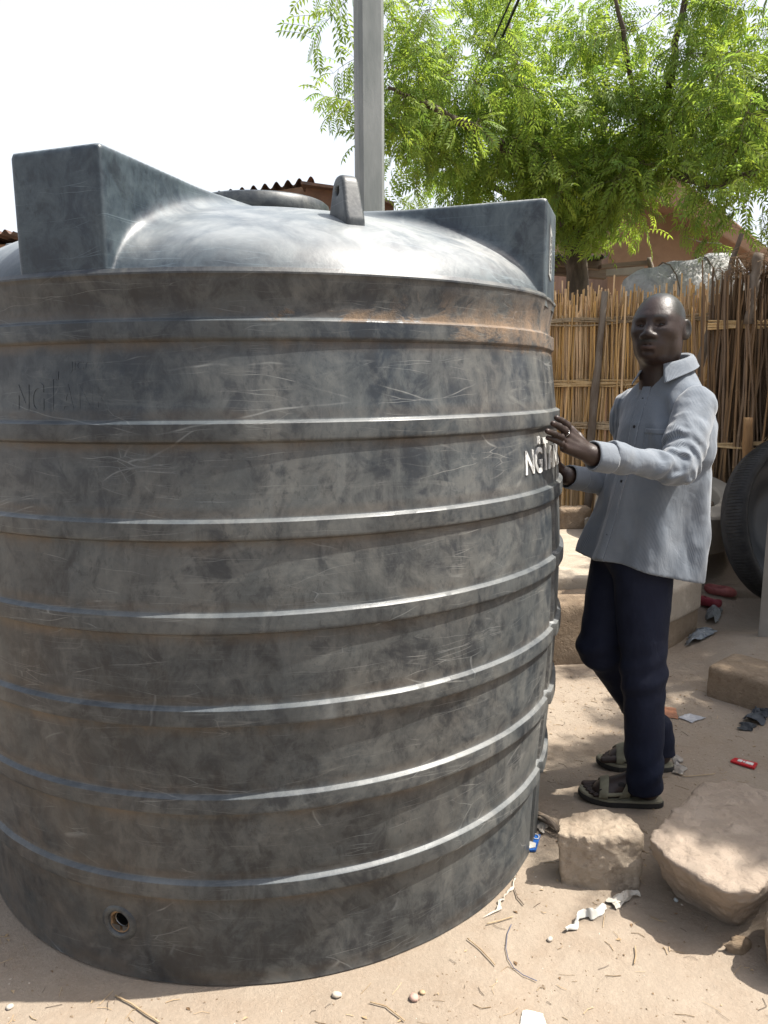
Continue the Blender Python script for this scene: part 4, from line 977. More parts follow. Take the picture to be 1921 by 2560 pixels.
M_PEB = flat('white_pebble', (.66, .60, .52), (.5, .42, .33), .8)
pebble(1188, 2036, .010, M_PEB, 'small white pebble right of the thin wire', 1)
pebble(895, 2162, .014, flat('pink_pebble', (.60, .42, .34), (.5, .3, .25), .8), 'pinkish pebble below the tank near the bottom edge', 2)
pebble(912, 2150, .008, M_DRY, 'tiny tan pebble touching the pinkish one', 3)
pebble(22, 2176, .010, M_PEB, 'white chip in the lower left corner of the sand', 4)
pebble(1460, 1951, .008, flat('glass_chip', (.6, .65, .65), rough=.2), 'glassy chip in the shadow of the big boulder', 5)
pebble(728, 2155, .012, M_PEB, 'pale flake just in front of the tank base', 6)
# countless small stuff
def scatter(name, n, fn, mat, box, seed):
    g_ = random.Random(seed); mb = MB(); k = 0
    while k < n:
        x = g_.uniform(box[0], box[1]); y = g_.uniform(box[2], box[3])
        if math.hypot(x-TX, y-TY) < .965: continue
        V, F = fn(g_); a_ = g_.uniform(0, 6.28); R_ = np.array([[math.cos(a_), -math.sin(a_), 0], [math.sin(a_), math.cos(a_), 0], [0, 0, 1]])
        mb.add(V@R_.T+np.array([x, y, gz(x, y)]), F); k += 1
    o = mb.build(name, mat); o['kind'] = 'stuff'; return o
def f_straw(g_):
    L = g_.uniform(.01, .05)**1.0; return tube_vf([(-L/2, 0, .002), (0, g_.gauss(0, L*.12), .003), (L/2, 0, .002)], g_.uniform(.0005, .0011), 3)
def f_grain(g_):
    s = g_.uniform(.0012, .0042)**1.0; V = np.array([(-1, 0, 0), (1, 0, 0), (0, -1, 0), (0, 1, 0), (0, 0, 1), (0, 0, -1)], float)*s*np.array([1, .8, .6]); V += np.array([g_.gauss(0, s*.2) for _ in range(18)]).reshape(6, 3)
    return V, [(0, 2, 4), (2, 1, 4), (1, 3, 4), (3, 0, 4), (2, 0, 5), (1, 2, 5), (3, 1, 5), (0, 3, 5)]
def f_flake(g_):
    s = g_.uniform(.003, .009); return np.array([(-s, -s*.3, .001), (0, -s*.5, .004), (s, 0, .001), (.1*s, s*.5, .003)]), [(0, 1, 2, 3)]
bx_ = (-1.3, 1.9, 1.15, 3.7)
scatter('straw_litter', 480, f_straw, M_DRY, bx_, 1); scatter('dark_straw_litter', 190, f_straw, M_STICK, bx_, 2)
scatter('gravel', 2600, f_grain, M_MUD, bx_, 3); scatter('pale_gravel', 420, f_grain, M_PEB, bx_, 4)
scatter('leaf_flakes', 320, f_flake, M_DRY, bx_, 5); scatter('dark_flakes', 260, f_flake, M_STRAW2, (-.9, 2.4, 1.6, 4.2), 6)

# ------------------------------------------------------------------ the man
man = empty('person', (.90, 2.58, 0))
tag(man, 'man in grey striped shirt and dark trousers standing with hands on the tank', 'person')
MO = np.array([.90, 2.58, 0.])
def v3(*a): return np.array(a, float)
def A3(x, y, Y): return np.array(at(x, y, Y))
fwd = v3(-.90, -.44, 0); fwd /= np.linalg.norm(fwd); lef = v3(.44, -.90, 0); lef /= np.linalg.norm(lef)

def skin_mat():
    t = NT('dark_skin'); n = t.noise(14, 5, .6); hr = t.attr('hair'); pal = t.attr('pale')
    c = t.mix(t.maprange(n, .35, .65), (.030, .017, .013), (.052, .029, .022)); c = t.mix(hr, c, (.028, .028, .026)); c = t.mix(pal, c, (.13, .065, .05))
    r = t.mix(hr, (.46, .46, .46), (.42, .42, .42))
    return t.fin(c, r, t.bump(t.noise(95, 5, .7), .45, .0022), .36)
M_SKIN = skin_mat()
# --- head
hy = math.radians(-127); hf = v3(math.cos(hy), math.sin(hy), 0); hl = v3(-math.sin(hy), math.cos(hy), 0)*-1
hl = np.cross(v3(0, 0, 1), hf)                     # the man's left
HC = v3(.912, 2.60, 1.631)
def head_sdf():
    h = .0024; lo = (-.13, -.10, -.215); G = sdf_grid(lo, (.135, .10, .13), h); X, Y, Z = G
    S = s_ell(G, (-.012, 0, .028), (.098, .074, .086))
    S = smin(S, s_ell(G, (.026, 0, -.032), (.066, .066, .090)), .03)
    S = smin(S, s_ell(G, (.020, 0, .005), (.070, .069, .06)), .03)
    S = smin(S, s_ell(G, (.058, 0, -.098), (.030, .036, .022)), .03)
    for s in (-1, 1):
        S = smin(S, s_ell(G, (.004, .050*s, -.066), (.036, .017, .034)), .03)      # jaw
        S = smin(S, s_ell(G, (.052, .040*s, -.022), (.028, .021, .018)), .026)     # cheekbone
        S = smin(S, s_caps(G, (.080, .012*s, .025), (.064, .041*s, .025), .010, .009), .016)   # brow
        S = smax(S, -s_ell(G, (.104, .030*s, .004), (.024, .022, .0125)), .012)    # socket
        S = smin(S, s_ell(G, (.0700, .031*s, .003), (.0140, .0165, .0100)), .004)  # lids
        S = smax(S, -s_caps(G, (.0855, .021*s, .0015), (.0790, .042*s, .001), .0036, .0024), .002)
        S = smin(S, s_ell(G, (.094, .0165*s, -.037), (.014, .0100, .0090)), .007)  # nostril wings
    S = smin(S, s_caps(G, (.084, 0, .012), (.101, 0, -.026), .009, .0135), .012)
    S = smin(S, s_ell(G, (.1035, 0, -.034), (.0125, .0150, .0100)), .007)
    S = smin(S, s_ell(G, (.066, 0, -.064), (.030, .043, .036)), .022)
    for s in (-1, 1):
        S = smin(S, s_caps(G, (.0905, .006*s, -.0575), (.077, .033*s, -.0640), .0085, .0055), .008)
        S = smin(S, s_caps(G, (.0895, .004*s, -.0760), (.077, .029*s, -.0715), .0095, .0055), .008)
        S = smax(S, -s_caps(G, (.1015, 0, -.0665), (.083, .033*s, -.0678), .0019, .0015), .002)
        M = [[math.cos(.45), -s*math.sin(.45), 0], [s*math.sin(.45), math.cos(.45), 0], [0, 0, 1]]
        ear = s_ell(G, (-.018, .082*s, -.008), (.022, .0070, .034), M)
        ear = smax(ear, -s_ell(G, (-.013, .0895*s, -.002), (.0135, .0078, .0235), M), .003)
        S = smin(S, ear, .005)
    S = smax(S, -s_caps(G, (.094, -.010, -.091), (.094, .010, -.091), .004, .004), .012)
    S = smin(S, s_caps(G, (-.022, 0, -.06), (-.040, .0, -.215), .060, .062), .035)
    V, F = surface_nets(S.astype(np.float32), lo, h)
    return V, F
Vh, Fh = head_sdf()
hair = sstep(Vh[:, 2]-.28*Vh[:, 0], .012, .035)*sstep(-Vh[:, 0], -.070, -.035)+sstep(Vh[:, 2]+.30*Vh[:, 0], -.09, -.05)*0
hair = np.maximum(hair, .8*sstep(-Vh[:, 0], .0, .02)*sstep(Vh[:, 2], -.07, -.03))
mo = np.exp(-((Vh[:, 2]+.0515)/.005)**2)*(np.abs(Vh[:, 1]) < .028)*(Vh[:, 0] > .07); hair = np.maximum(hair, .8*mo)
for s_ in (-1, 1): hair = np.maximum(hair, .9*np.exp(-((Vh[:, 2]-.030+.004*np.abs(Vh[:, 1]-.03*s_)/.02)/.0035)**2)*(np.abs(Vh[:, 1]-.031*s_) < .019)*(Vh[:, 0] > .05))
lips = np.exp(-((Vh[:, 2]+.0745)/.0055)**2)*(np.abs(Vh[:, 1]) < .024)*(Vh[:, 0] > .085)*.5
Vh[:, 2] = np.where(Vh[:, 2] < 0, Vh[:, 2]*.94, Vh[:, 2]); Vh[:, 1] *= 1.03; tilt = math.radians(3)
Vh = np.stack([Vh[:, 0]*math.cos(tilt)-Vh[:, 2]*math.sin(tilt), Vh[:, 1], Vh[:, 0]*math.sin(tilt)+Vh[:, 2]*math.cos(tilt)], 1)
Vh = Vh[:, :1]*hf+Vh[:, 1:2]*hl+Vh[:, 2:3]*v3(0, 0, 1)+HC
parts = [(Vh, Fh, hair, lips)]
# --- hands
def hand(wr, el, mcp, tips, nrm, thumb, palm_in, h=.0019):
    pts = [wr]+mcp+tips+thumb; P = np.array(pts); lo = P.min(0)-.035; hi = P.max(0)+.035
    ar = (el-wr)/np.linalg.norm(el-wr); e2 = wr+ar*.13; lo = np.minimum(lo, e2-.035); hi = np.maximum(hi, e2+.035)
    G = sdf_grid(lo, hi, h); S = s_caps(G, wr+ar*.13, wr, .034, .0265)
    c = sum(mcp)/4
    S = smin(S, s_caps(G, wr, wr*.5+c*.5+palm_in*.006, .026, .022), .02)
    for i, m in enumerate(mcp):
        S = smin(S, s_caps(G, wr*.80+m*.20+(m-c)*.35, m, .013, .0105), .010)
        S = smin(S, s_caps(G, (wr*.6+m*.4)+palm_in*.008, m+palm_in*.006, .013, .011), .012)
    rr_ = [.0098, .0102, .0096, .0084]
    Fg = None
    for i, (m, t_) in enumerate(zip(mcp, tips)):
        p = m*.56+t_*.44+nrm*.011; q = m*.24+t_*.76+nrm*.008; r = rr_[i]
        f_ = s_caps(G, m, p, r*1.06, r); f_ = smin(f_, s_caps(G, p, q, r, r*.92), .003); f_ = smin(f_, s_caps(G, q, t_, r*.92, r*.78), .003)
        f_ = smin(f_, s_ell(G, p, (r*1.12,)*3), .003)
        Fg = f_ if Fg is None else np.minimum(Fg, f_)
    S = smin(S, Fg, .005)
    for a_, b_, r0, r1 in zip(thumb[:-1], thumb[1:], (.017, .012, .0105), (.012, .0105, .009)): S = smin(S, s_caps(G, a_, b_, r0, r1), .006)
    # tendons
    for m in mcp: S = smin(S, s_caps(G, wr*.55+m*.45+nrm*.012, m+nrm*.006, .003, .0042), .006)
    return surface_nets(S.astype(np.float32), lo, h)
n_t = v3(.88, -.47, 0)
Lw = A3(1280, 984, 2.225); Lel = A3(1465, 1012, 2.335)
mcp = [A3(1228, 930, 2.196), A3(1224, 941, 2.180), A3(1219, 953, 2.168), A3(1222, 967, 2.166)]
tipz = [v3(.466, 2.122, 1.360), v3(.452, 2.098, 1.346), v3(.444, 2.083, 1.326), v3(.452, 2.098, 1.307)]
ax2 = v3(TX, TY, 0)
def outw(p, R): d = p-ax2; d[2] = 0; d = d/np.linalg.norm(d); return ax2+d*R+v3(0, 0, p[2])
tips = [outw(p, R) for p, R in zip(tipz, (.9945, .994, .985, .980))]
thumb = [Lw*.7+mcp[0]*.3+v3(.0, .02, .006), v3(.572, 2.262, 1.300), v3(.560, 2.300, 1.318), v3(.553, 2.325, 1.330)]
Vb, Fb = hand(Lw, Lel, mcp, tips, n_t, thumb, -n_t*.6+v3(0, 0, -.3))
parts.append((Vb, Fb, np.zeros(len(Vb)), np.clip(1-np.min([np.linalg.norm(Vb-t_, axis=1) for t_ in tips], 0)/.010, 0, 1)*.6))
Rw = v3(.640, 2.655, 1.135); Rel = A3(1345, 1050, 2.80)
mcpR = [v3(.600, 2.69, 1.185), v3(.600, 2.705, 1.170), v3(.600, 2.715, 1.152), v3(.602, 2.72, 1.135)]
tipR = [outw(v3(.57, 2.76, 1.225), .984), outw(v3(.57, 2.79, 1.205), .984), outw(v3(.57, 2.795, 1.18), .984), outw(v3(.57, 2.78, 1.155), .984)]
thR = [v3(.625, 2.66, 1.150), v3(.602, 2.645, 1.175), v3(.595, 2.64, 1.20), v3(.592, 2.64, 1.215)]
Vb, Fb = hand(Rw, Rel, mcpR, tipR, v3(.97, .1, 0), thR, v3(-.6, 0, -.3)); z0 = np.zeros(len(Vb)); parts.append((Vb, Fb, z0, z0))
# --- feet (local: x from heel to toe, y to the left, z up)
def foot_sdf(G, s):
    S = s_ell(G, (.034, 0, .036), (.036, .031, .038))
    S = smin(S, s_caps(G, (.05, 0, .034), (.17, 0, .024), .031, .026), .03)
    S = smin(S, s_ell(G, (.178, .004*s, .020), (.048, .046, .021)), .03)
    S = smin(S, s_caps(G, (.055, 0, .085), (.175, .004*s, .030), .034, .020), .03)
    S = smin(S, s_caps(G, (.048, 0, .09), (.047, 0, .135), .036, .034), .025)
    S = smin(S, s_ell(G, (.055, .034, .082), (.013, .010, .013)), .01); S = smin(S, s_ell(G, (.052, -.034, .076), (.013, .010, .013)), .01)
    for k, (y, L, r) in enumerate(((.033, .252, .0125), (.012, .250, .0090), (-.006, .243, .0085), (-.023, .233, .0082), (-.039, .220, .0080))):
        S = np.minimum(S, s_caps(G, (.195, -y*s*.95, .017), (L, -y*s, .0105), r, r*.92)) if k else smin(S, s_caps(G, (.195, -y*s*.95, .018), (L, -y*s, .012), r, r*.95), .004)
    return smax(S, .001-G[2], .004)
def foot_frame(heel, toe):
    d = toe-heel; d = d/np.linalg.norm(d); return d, v3(-d[1], d[0], 0)
M_SOLE = simple('dark_sandal_sole', (.045, .042, .038), (.028, .026, .024), .8, 20, .3)
M_STRAP = simple('khaki_strap', (.34, .32, .22), (.23, .215, .15), .75, 30, .3, .002)
M_INSOLE = simple('khaki_insole', (.33, .31, .22), (.24, .22, .16), .85, 25, .2)
def sandal(heel, toe, s, zg, label):
    d, l = foot_frame(heel, toe); T = lambda V: V[:, :1]*d+V[:, 1:2]*l+V[:, 2:3]*v3(0, 0, 1)+heel+v3(0, 0, zg)
    sh = .026
    lo = (-.012, -.07, -.03); h = .0026; G = sdf_grid(lo, (.285, .07, .205), h)
    S = foot_sdf(G, s); V, F = surface_nets(S.astype(np.float32), lo, h); zr_ = np.zeros(len(V)); parts.append((T(V)+v3(0, 0, sh), F, zr_, zr_))
    X, Y, Z = G
    # sole outline
    N = 40; out = []
    for k in range(N):
        a_ = 2*math.pi*k/N; x = .130+.145*math.cos(a_); w = .040+.012*sstep(np.array([x]), .08, .2)[0]; out.append((x, w*math.copysign(abs(math.sin(a_))**.75, math.sin(a_))-.003*s*(x > .18)))
    Vs = []
    for z, k in ((-.001, .97), (.004, 1.), (.015, 1.), (.019, .985)):
        for x, y in out: Vs.append((.13+(x-.13)*k, y*k, z+.010*max(0, (x-.20)/.075)**2+.004*max(0, (x-.20)/.075)))
    Fs = [(i*N+k, i*N+(k+1) % N, (i+1)*N+(k+1) % N, (i+1)*N+k) for i in range(3) for k in range(N)]+[tuple(range(N-1, -1, -1)), tuple(3*N+k for k in range(N))]
    so = mesh_obj('sandal', T(np.array(Vs))-MO, Fs, M_SOLE, man)
    if label: so['label'] = label
    Vi = []
    for z, k in ((.0185, .975), (.024, .97), (.026, .95)):
        for x, y in out: Vi.append((.13+(x-.13)*k, y*k, z+.010*max(0, (x-.20)/.075)**2+.004*max(0, (x-.20)/.075)))
    Fi = [(i*N+k, i*N+(k+1) % N, (i+1)*N+(k+1) % N, (i+1)*N+k) for i in range(2) for k in range(N)]+[tuple(2*N+k for k in range(N))]
    mesh_obj('insole', T(np.array(Vi))-MO, Fi, M_INSOLE, so)
    band = lambda a_, b_, sl: np.maximum((X-sl*Z)-b_, a_-(X-sl*Z))
    shell = np.maximum(S-.0065, -(S-.0005))
    reg = {'rear_strap': band(.108, .143, -.45), 'front_strap': band(.178, .208, -.1)}
    side = np.maximum(np.maximum(X-.19, .12-X), np.maximum(Z-.030, .017-Z)); side2 = np.maximum(np.maximum(X-.19, .10-X), Z-.006)
    for nm, rg in list(reg.items())+[('side_strap', np.minimum(side, side2))]:
        q = smax(smax(shell, rg, .002), -.024-Z, .002)
        V, F = surface_nets(q.astype(np.float32), lo, h)
        if len(F): mesh_obj(nm, T(V)+v3(0, 0, sh)-MO, F, M_STRAP, so, True)
    for x, z, nm in ((.130, .050, 'buckle'), (.196, .026, 'buckle')):   # round logo pads on the outer side
        y0 = .046*(1 if True else 1)
        V, F = lathe_vf([(0, .003), (.011, .003), (.013, .001), (.013, -.004)], 18)
        side_y = (1 if s > 0 else -1)
        Vq = np.stack([x+V[:, 0], side_y*(y0-.5*(z-.02)+V[:, 2]), z+V[:, 1]], 1); mesh_obj(nm, T(Vq)+v3(0, 0, sh)-MO, F, M_SOLE, so, True)
nh, nt = np.array(gr(1432, 1752)), np.array(gr(1240, 1728)); nh[1] += .035; nt[1] += .02
sandal(nh, nh+(nt-nh)/np.linalg.norm(nt-nh)*.27, 1, .0, 'khaki strapped sandal of the near foot')
fh, ft = np.array(gr(1452, 1668)), np.array(gr(1288, 1655)); fh[1] += .02; ft[1] += .01
sandal(fh, fh+(ft-fh)/np.linalg.norm(ft-fh)*.27, -1, .0, 'sandal of the far foot half hidden by the trouser leg')
# inner torso and limbs join the pieces into one figure under the clothes
h = .011; lo = (.55, 2.20, .02); G = sdf_grid(lo, (1.2, 2.95, 1.52), h)
Lsh, Rsh = v3(1.005, 2.485, 1.372), v3(.885, 2.755, 1.372)
Lhip, Lkn, Lan = v3(.868, 2.525, .84), v3(.872, 2.475, .477), v3(.893, 2.462, .075)
Rhip, Rkn, Ran = v3(.845, 2.685, .84), A3(1296, 1395, 2.615), v3(1.042, 2.742, .060)
S = s_caps(G, (.955, 2.615, 1.44), (.945, 2.61, 1.2), .06, .11); S = smin(S, s_caps(G, (.945, 2.61, 1.2), (.88, 2.60, .88), .11, .11), .05)
for a_, b_, ra_, rb2 in ((Lsh, (.955, 2.615, 1.42), .045, .05), (Rsh, (.955, 2.615, 1.42), .045, .05), (Lsh, Lel, .04, .032), (Lel, Lw, .032, .022), (Rsh, Rel, .04, .032), (Rel, Rw, .032, .022),
                         (Lhip, Lkn, .06, .045), (Lkn, Lan, .042, .03), (Rhip, Rkn, .06, .045), (Rkn, Ran, .042, .03)): S = smin(S, s_caps(G, a_, b_, ra_, rb2), .02)
V, F = surface_nets(S.astype(np.float32), lo, h); z0 = np.zeros(len(V)); parts.append((V, F, z0, z0))
AV, AF, AH, AP, n_ = [], [], [], [], 0
for V, F, H_, P_ in parts: AV.append(V); AF.append(F+n_); AH.append(H_); AP.append(P_); n_ += len(V)
body_o = mesh_obj('body', np.concatenate(AV)-MO, np.concatenate(AF), M_SKIN, man, True, attrs={'hair': np.concatenate(AH), 'pale': np.concatenate(AP)})
# eyes
M_EYE = simple('eye_white', (.16, .13, .12), (.10, .08, .07), .45, 5, 0); M_IRIS = simple('dark_iris', (.01, .008, .007), rough=.2)
for s in (-1, 1):
    c = HC+hf*.0695+hl*.031*s+v3(0, 0, .0045)
    V, F = lathe_vf([(.0118*math.sin(a_), .0118*math.cos(a_)) for a_ in np.linspace(0.01, math.pi-.01, 14)], 20)
    e = mesh_obj('eye', V, F, M_EYE, body_o, True); e.location = c-MO; e.rotation_euler = Vector(hf).to_track_quat('Z', 'Y').to_euler()
    V, F = lathe_vf([(0, .01205), (.003, .0117), (.0064, .0102)], 16); mesh_obj('iris', V, F, M_IRIS, e, True)
# silver ring on a finger
c = mcp[1]*.72+tips[1]*.28+n_t*.007; d_ = tips[1]-mcp[1]; V, F = tube_vf([(.0112*math.cos(a_), .0112*math.sin(a_), 0) for a_ in np.linspace(0, 6.283, 25)], .0016, 6)
rg = mesh_obj('finger_ring', V, F, simple('silver', (.75, .74, .72), rough=.25, metal=1.), man, True); rg.location = c-MO; rg.rotation_euler = Vector(d_).to_track_quat('Z', 'Y').to_euler()
rg['label'] = 'silver ring on the second finger'

# --- clothes
def cloth_mat():
    t = NT('striped_shirting'); u = t.attr('su')
    st = t.math('SINE', t.math('MULTIPLY', u, 2*math.pi/.0036)); n = t.noise(7, 4, .6)
    m = t.maprange(st, -.5, .5)
    c = t.mix(m, (.135, .165, .205), (.275, .31, .355)); c = t.mix(t.maprange(n, .4, .7, 0, .25), c, (.34, .35, .36))
    bp = t.bump(t.noise(24, 5, .6, t.coord((1, 1, .5)), 1.), .35, .008); bp = t.bump(t.noise(260, 2), .12, .001, bp)
    t.b.inputs['Sheen Weight'].default_value = .25
    return t.fin(c, .85, bp, .2)
M_SHIRT = cloth_mat()
ZK = [.74, .80, 1.0, 1.2, 1.32, 1.40, 1.46, 1.52]
CX = [.872, .876, .915, .938, .950, .955, .960, .962]; CYk = [2.595, 2.595, 2.60, 2.605, 2.61, 2.615, 2.62, 2.62]
AK = [.225, .222, .200, .188, .188, .145, .085, .05]; BK = [.190, .186, .160, .132, .118, .092, .068, .05]
def fold_noise(X, Y, Z, sx, sz, seed, o=4):
    return fbm(np.stack([X.ravel()*sx, Y.ravel()*sx, Z.ravel()*sz], 1), 1., o, seed, .5).reshape(X.shape)
def torso(G):
    X, Y, Z = G; cx, cy = np.interp(Z, ZK, CX), np.interp(Z, ZK, CYk); a_, b_ = np.interp(Z, ZK, AK), np.interp(Z, ZK, BK)
    f_ = (X-cx)*fwd[0]+(Y-cy)*fwd[1]; l_ = (X-cx)*lef[0]+(Y-cy)*lef[1]
    b2 = b_*np.where(f_ > 0, 1.0, .97)
    q = np.sqrt((l_/a_)**2+(f_/b2)**2)+1e-6; d = (q-1)*np.minimum(a_, b2)*.95
    S = smax(d, Z-1.505, .03)
    S = smin(S, s_caps(G, (.975, 2.60, 1.455), tuple(Lsh+v3(-.012, .02, .0)), .048, .058), .045)
    S = smin(S, s_caps(G, (.935, 2.635, 1.455), tuple(Rsh+v3(0, -.02, .0)), .048, .058), .045)
    # folds: drape from the chest, soft pulls towards the raised arm, flare at the hem
    ang = np.arctan2(l_, f_); low = sstep(1.28-Z, 0, .35)
    w_ = .014*np.sin(ang*7+fold_noise(X, Y, Z, 2.5, 1.2, 4, 2)*3.2)*low
    w2 = .007*np.sin((Z*1.0+l_*1.9+f_*.3)*34+fold_noise(X, Y, Z, 6, 6, 8, 2)*3)*sstep(Z, 1.12, 1.25)*sstep(1.44-Z, 0, .06)*sstep(l_, .0, .08)
    w3 = .020*fold_noise(X, Y, Z, 7, 3.2, 11, 4)+.005*np.abs(fold_noise(X, Y, Z, 13, 6, 17, 3))
    return S+w_+w2+w3, f_, l_
def hem_z(f_): return .826+.21*f_
h = .0052; lo = (.62, 2.33, .74); G = sdf_grid(lo, (1.14, 2.90, 1.54), h)
S, f_, l_ = torso(G); Z = G[2]
S2 = smax(S, hem_z(f_)+.006*np.sin(l_*22)-Z, .002)
S2 = smax(S2, -np.maximum(S+.012, Z-hem_z(f_)-.10), .002)
nb = (G[0]-.955)*fwd[0]+(G[1]-2.618)*fwd[1]
neck_hole = s_caps(G, (.962, 2.622, 1.40), (.945, 2.612, 1.62), .058, .064); S2 = smax(S2, -neck_hole, .006)
V, F = surface_nets(S2.astype(np.float32), lo, h)
def lf(V):
    cx, cy = np.interp(V[:, 2], ZK, CX), np.interp(V[:, 2], ZK, CYk); d = V[:, :2]-np.stack([cx, cy], 1)
    return d@fwd[:2], d@lef[:2]
ff, ll = lf(V); su = np.arctan2(ll, ff)*.175
shirt = mesh_obj('shirt', V-MO, F, M_SHIRT, man, True, attrs={'su': su}); shirt['label'] = 'grey and white finely striped long sleeved shirt worn loose'
# pocket and placket lie on the cloth
def patch(name, lo, hi, cond, th, h=.0034, sfun=None):
    G = sdf_grid(lo, hi, h); S, f_, l_ = torso(G); q = np.maximum(S-th, -(S+.002)); q = smax(q, cond(f_, l_, G[2]), .001)
    V, F = surface_nets(q.astype(np.float32), lo, h); a_, b_ = lf(V)
    return mesh_obj(name, V-MO, F, M_SHIRT, shirt, True, attrs={'su': (np.arctan2(b_, a_)*.175 if sfun is None else sfun(V))})
patch('pocket', (.72, 2.38, 1.13), (1.0, 2.62, 1.34), lambda f_, l_, Z: np.maximum(np.maximum(np.abs(l_-.085)-.052, 1.165-Z+0*f_), np.maximum(Z-1.305, -f_)), .0055)
patch('pocket_flap_seam', (.72, 2.38, 1.26), (1.0, 2.62, 1.34), lambda f_, l_, Z: np.maximum(np.maximum(np.abs(l_-.085)-.053, 1.288-Z), np.maximum(Z-1.306, -f_)), .0078)
patch('button_placket', (.64, 2.45, .80), (.95, 2.68, 1.44), lambda f_, l_, Z: np.maximum(np.maximum(np.abs(l_+.01)-.017, hem_z(f_)+.004-Z), -f_), .0052)
patch('yoke', (.86, 2.36, 1.34), (1.14, 2.90, 1.53), lambda f_, l_, Z: np.maximum(np.maximum(f_-.012, 1.385-Z), -(((G_z(Z))))), .0035) if False else None
# sleeves
def sleeve(name, sh_, el, wr, r0, re, rw, seed, h=.0045):
    P = np.array([sh_, el, wr]); lo = P.min(0)-.10; G = sdf_grid(lo, P.max(0)+.10, h); X, Y, Z = G
    ua = (el-sh_)/np.linalg.norm(el-sh_); fa = (wr-el)/np.linalg.norm(wr-el)
    up = s_caps(G, sh_, el, r0, re); fo = s_caps(G, el, wr, re*.98, rw)
    S = smin(up, fo, .022)
    # crumples: rings squeezed at the inner elbow, long soft folds along the arm
    ta = (X-sh_[0])*ua[0]+(Y-sh_[1])*ua[1]+(Z-sh_[2])*ua[2]; tf = (X-el[0])*fa[0]+(Y-el[1])*fa[1]+(Z-el[2])*fa[2]
    Lu = np.linalg.norm(el-sh_); Lf_ = np.linalg.norm(wr-el)
    n1 = fold_noise(X, Y, Z, 9, 9, seed, 3); n2 = fold_noise(X, Y, Z, 20, 20, seed+3, 3)
    we = np.exp(-((ta-Lu)/.09)**2)*(ta < Lu+.03)+np.exp(-((tf)/.09)**2)*(tf > 0)
    S = S+.0038*np.sin(ta*80+n1*9)*np.exp(-((ta-Lu*.85)/.07)**2)*(tf < .03)+.0050*np.sin(tf*70+n1*10)*np.exp(-((tf-.055)/.07)**2)*(tf > -.02)
    S = S+.0035*np.sin(tf*55+n1*9)*np.exp(-((tf-Lf_*.8)/.06)**2)
    S = S+.016*n1+.006*n2
    S = smax(S, tf-(Lf_-.060), .003)
    V, F = surface_nets(S.astype(np.float32), lo, h)
    # stripes follow the arm: angle round its axis
    def ang(V, o, a_):
        ref = np.cross(a_, v3(0, 0, 1)); ref /= np.linalg.norm(ref); w2 = np.cross(a_, ref); d = V-o; return np.arctan2(d@w2, d@ref)
    t_f = (V-el)@fa; sel = sstep(t_f, -.03, .03); a1, a2 = ang(V, sh_, ua), ang(V, el, fa)
    su = np.where(t_f > 0, a2*re*.95, a1*re*1.1)
    o = mesh_obj(name, V-MO, F, M_SHIRT, shirt, True, attrs={'su': su})
    # cuff
    c0 = wr-fa*.066; N = 40; ref = np.cross(fa, v3(0, 0, 1)); ref /= np.linalg.norm(ref); w2 = np.cross(fa, ref); Vc = []; su2 = []
    prof_ = [(0, rw-.004), (0, rw+.004), (.004, rw+.0055), (.03, rw+.005), (.060, rw+.0045), (.066, rw+.003), (.066, rw-.001), (.03, rw-.002)]
    for t_, r in prof_:
        for k in range(N):
            a_ = 2*math.pi*k/N; rr_ = r*(1+.05*math.sin(2*a_+seed)+.02*math.sin(5*a_)); Vc.append(c0+fa*t_+rr_*(math.cos(a_)*ref+math.sin(a_)*w2)); su2.append(t_)
    Fc = [(i*N+k, i*N+(k+1) % N, (i+1)*N+(k+1) % N, (i+1)*N+k) for i in range(len(prof_)-1) for k in range(N)]
    cu = mesh_obj('cuff', np.array(Vc)-MO, Fc, M_SHIRT, shirt, True, attrs={'su': su2}); recalc(cu)
    return o, c0, fa, ref, w2
sleeve('sleeve', Lsh+v3(-.008, .0, .0), Lel, Lw, .068, .056, .040, 3)
_, _, faL, refL, w2L = None, None, (Lw-Lel)/np.linalg.norm(Lw-Lel), None, None
sleeve('sleeve', Rsh, Rel, Rw, .066, .052, .039, 7)
M_BTN = simple('dark_button', (.02, .02, .025), rough=.4)
for k, q in enumerate([A3(1306, 1018, 2.17), A3(1325, 1036, 2.22)]):
    V, F = lathe_vf([(0, .003), (.0045, .003), (.0055, .001), (.0055, -.004)], 14); b = mesh_obj('cuff_button', V, F, M_BTN, shirt, True)
    d_ = Vector((-.15, -.85, -.5)); c = Lw-faL*(.02+.045*k)+np.array(d_.normalized())*.0435; b.location = c-MO; b.rotation_euler = d_.to_track_quat('Z', 'Y').to_euler()
# collar
def collar():
    V = []; su = []; N = 60; rows = 9; c0 = v3(.955, 2.615, 1.506)
    for k in range(N+1):
        th = math.radians(-158+306*k/N)           # 0 = nape
        fr = abs(th)/math.radians(158 if th < 0 else 148); f4 = fr**5
        pts = [(.066, -.035), (.066, -.005), (.067, .018), (.071, .024), (.077, .019), (.083+.003*fr, .008), (.089+.010*f4, -.006-.004*f4), (.094+.018*f4, -.016-.010*f4), (.0955+.019*f4, -.018-.011*f4)]
        for j, (r, z) in enumerate(pts):
            tj = th*(1-(.012*max(0, j-3) if th > 0 else 0)*fr); dirv = -fwd*math.cos(tj)+lef*math.sin(tj)
            p = c0+dirv*r*(1+.06*f4); p = p+v3(0, 0, z-.28*((p-c0)@fwd)+.10*0*fr); V.append(p); su.append(th*.08)
    V = np.array(V); m = rows; F = [(k*m+j, k*m+j+1, (k+1)*m+j+1, (k+1)*m+j) for k in range(N) for j in range(m-1)]
    o = mesh_obj('collar', V-MO, F, M_SHIRT, shirt, True, attrs={'su': np.array(su)})
    md = o.modifiers.new('thick', 'SOLIDIFY'); md.thickness = .0022; return o
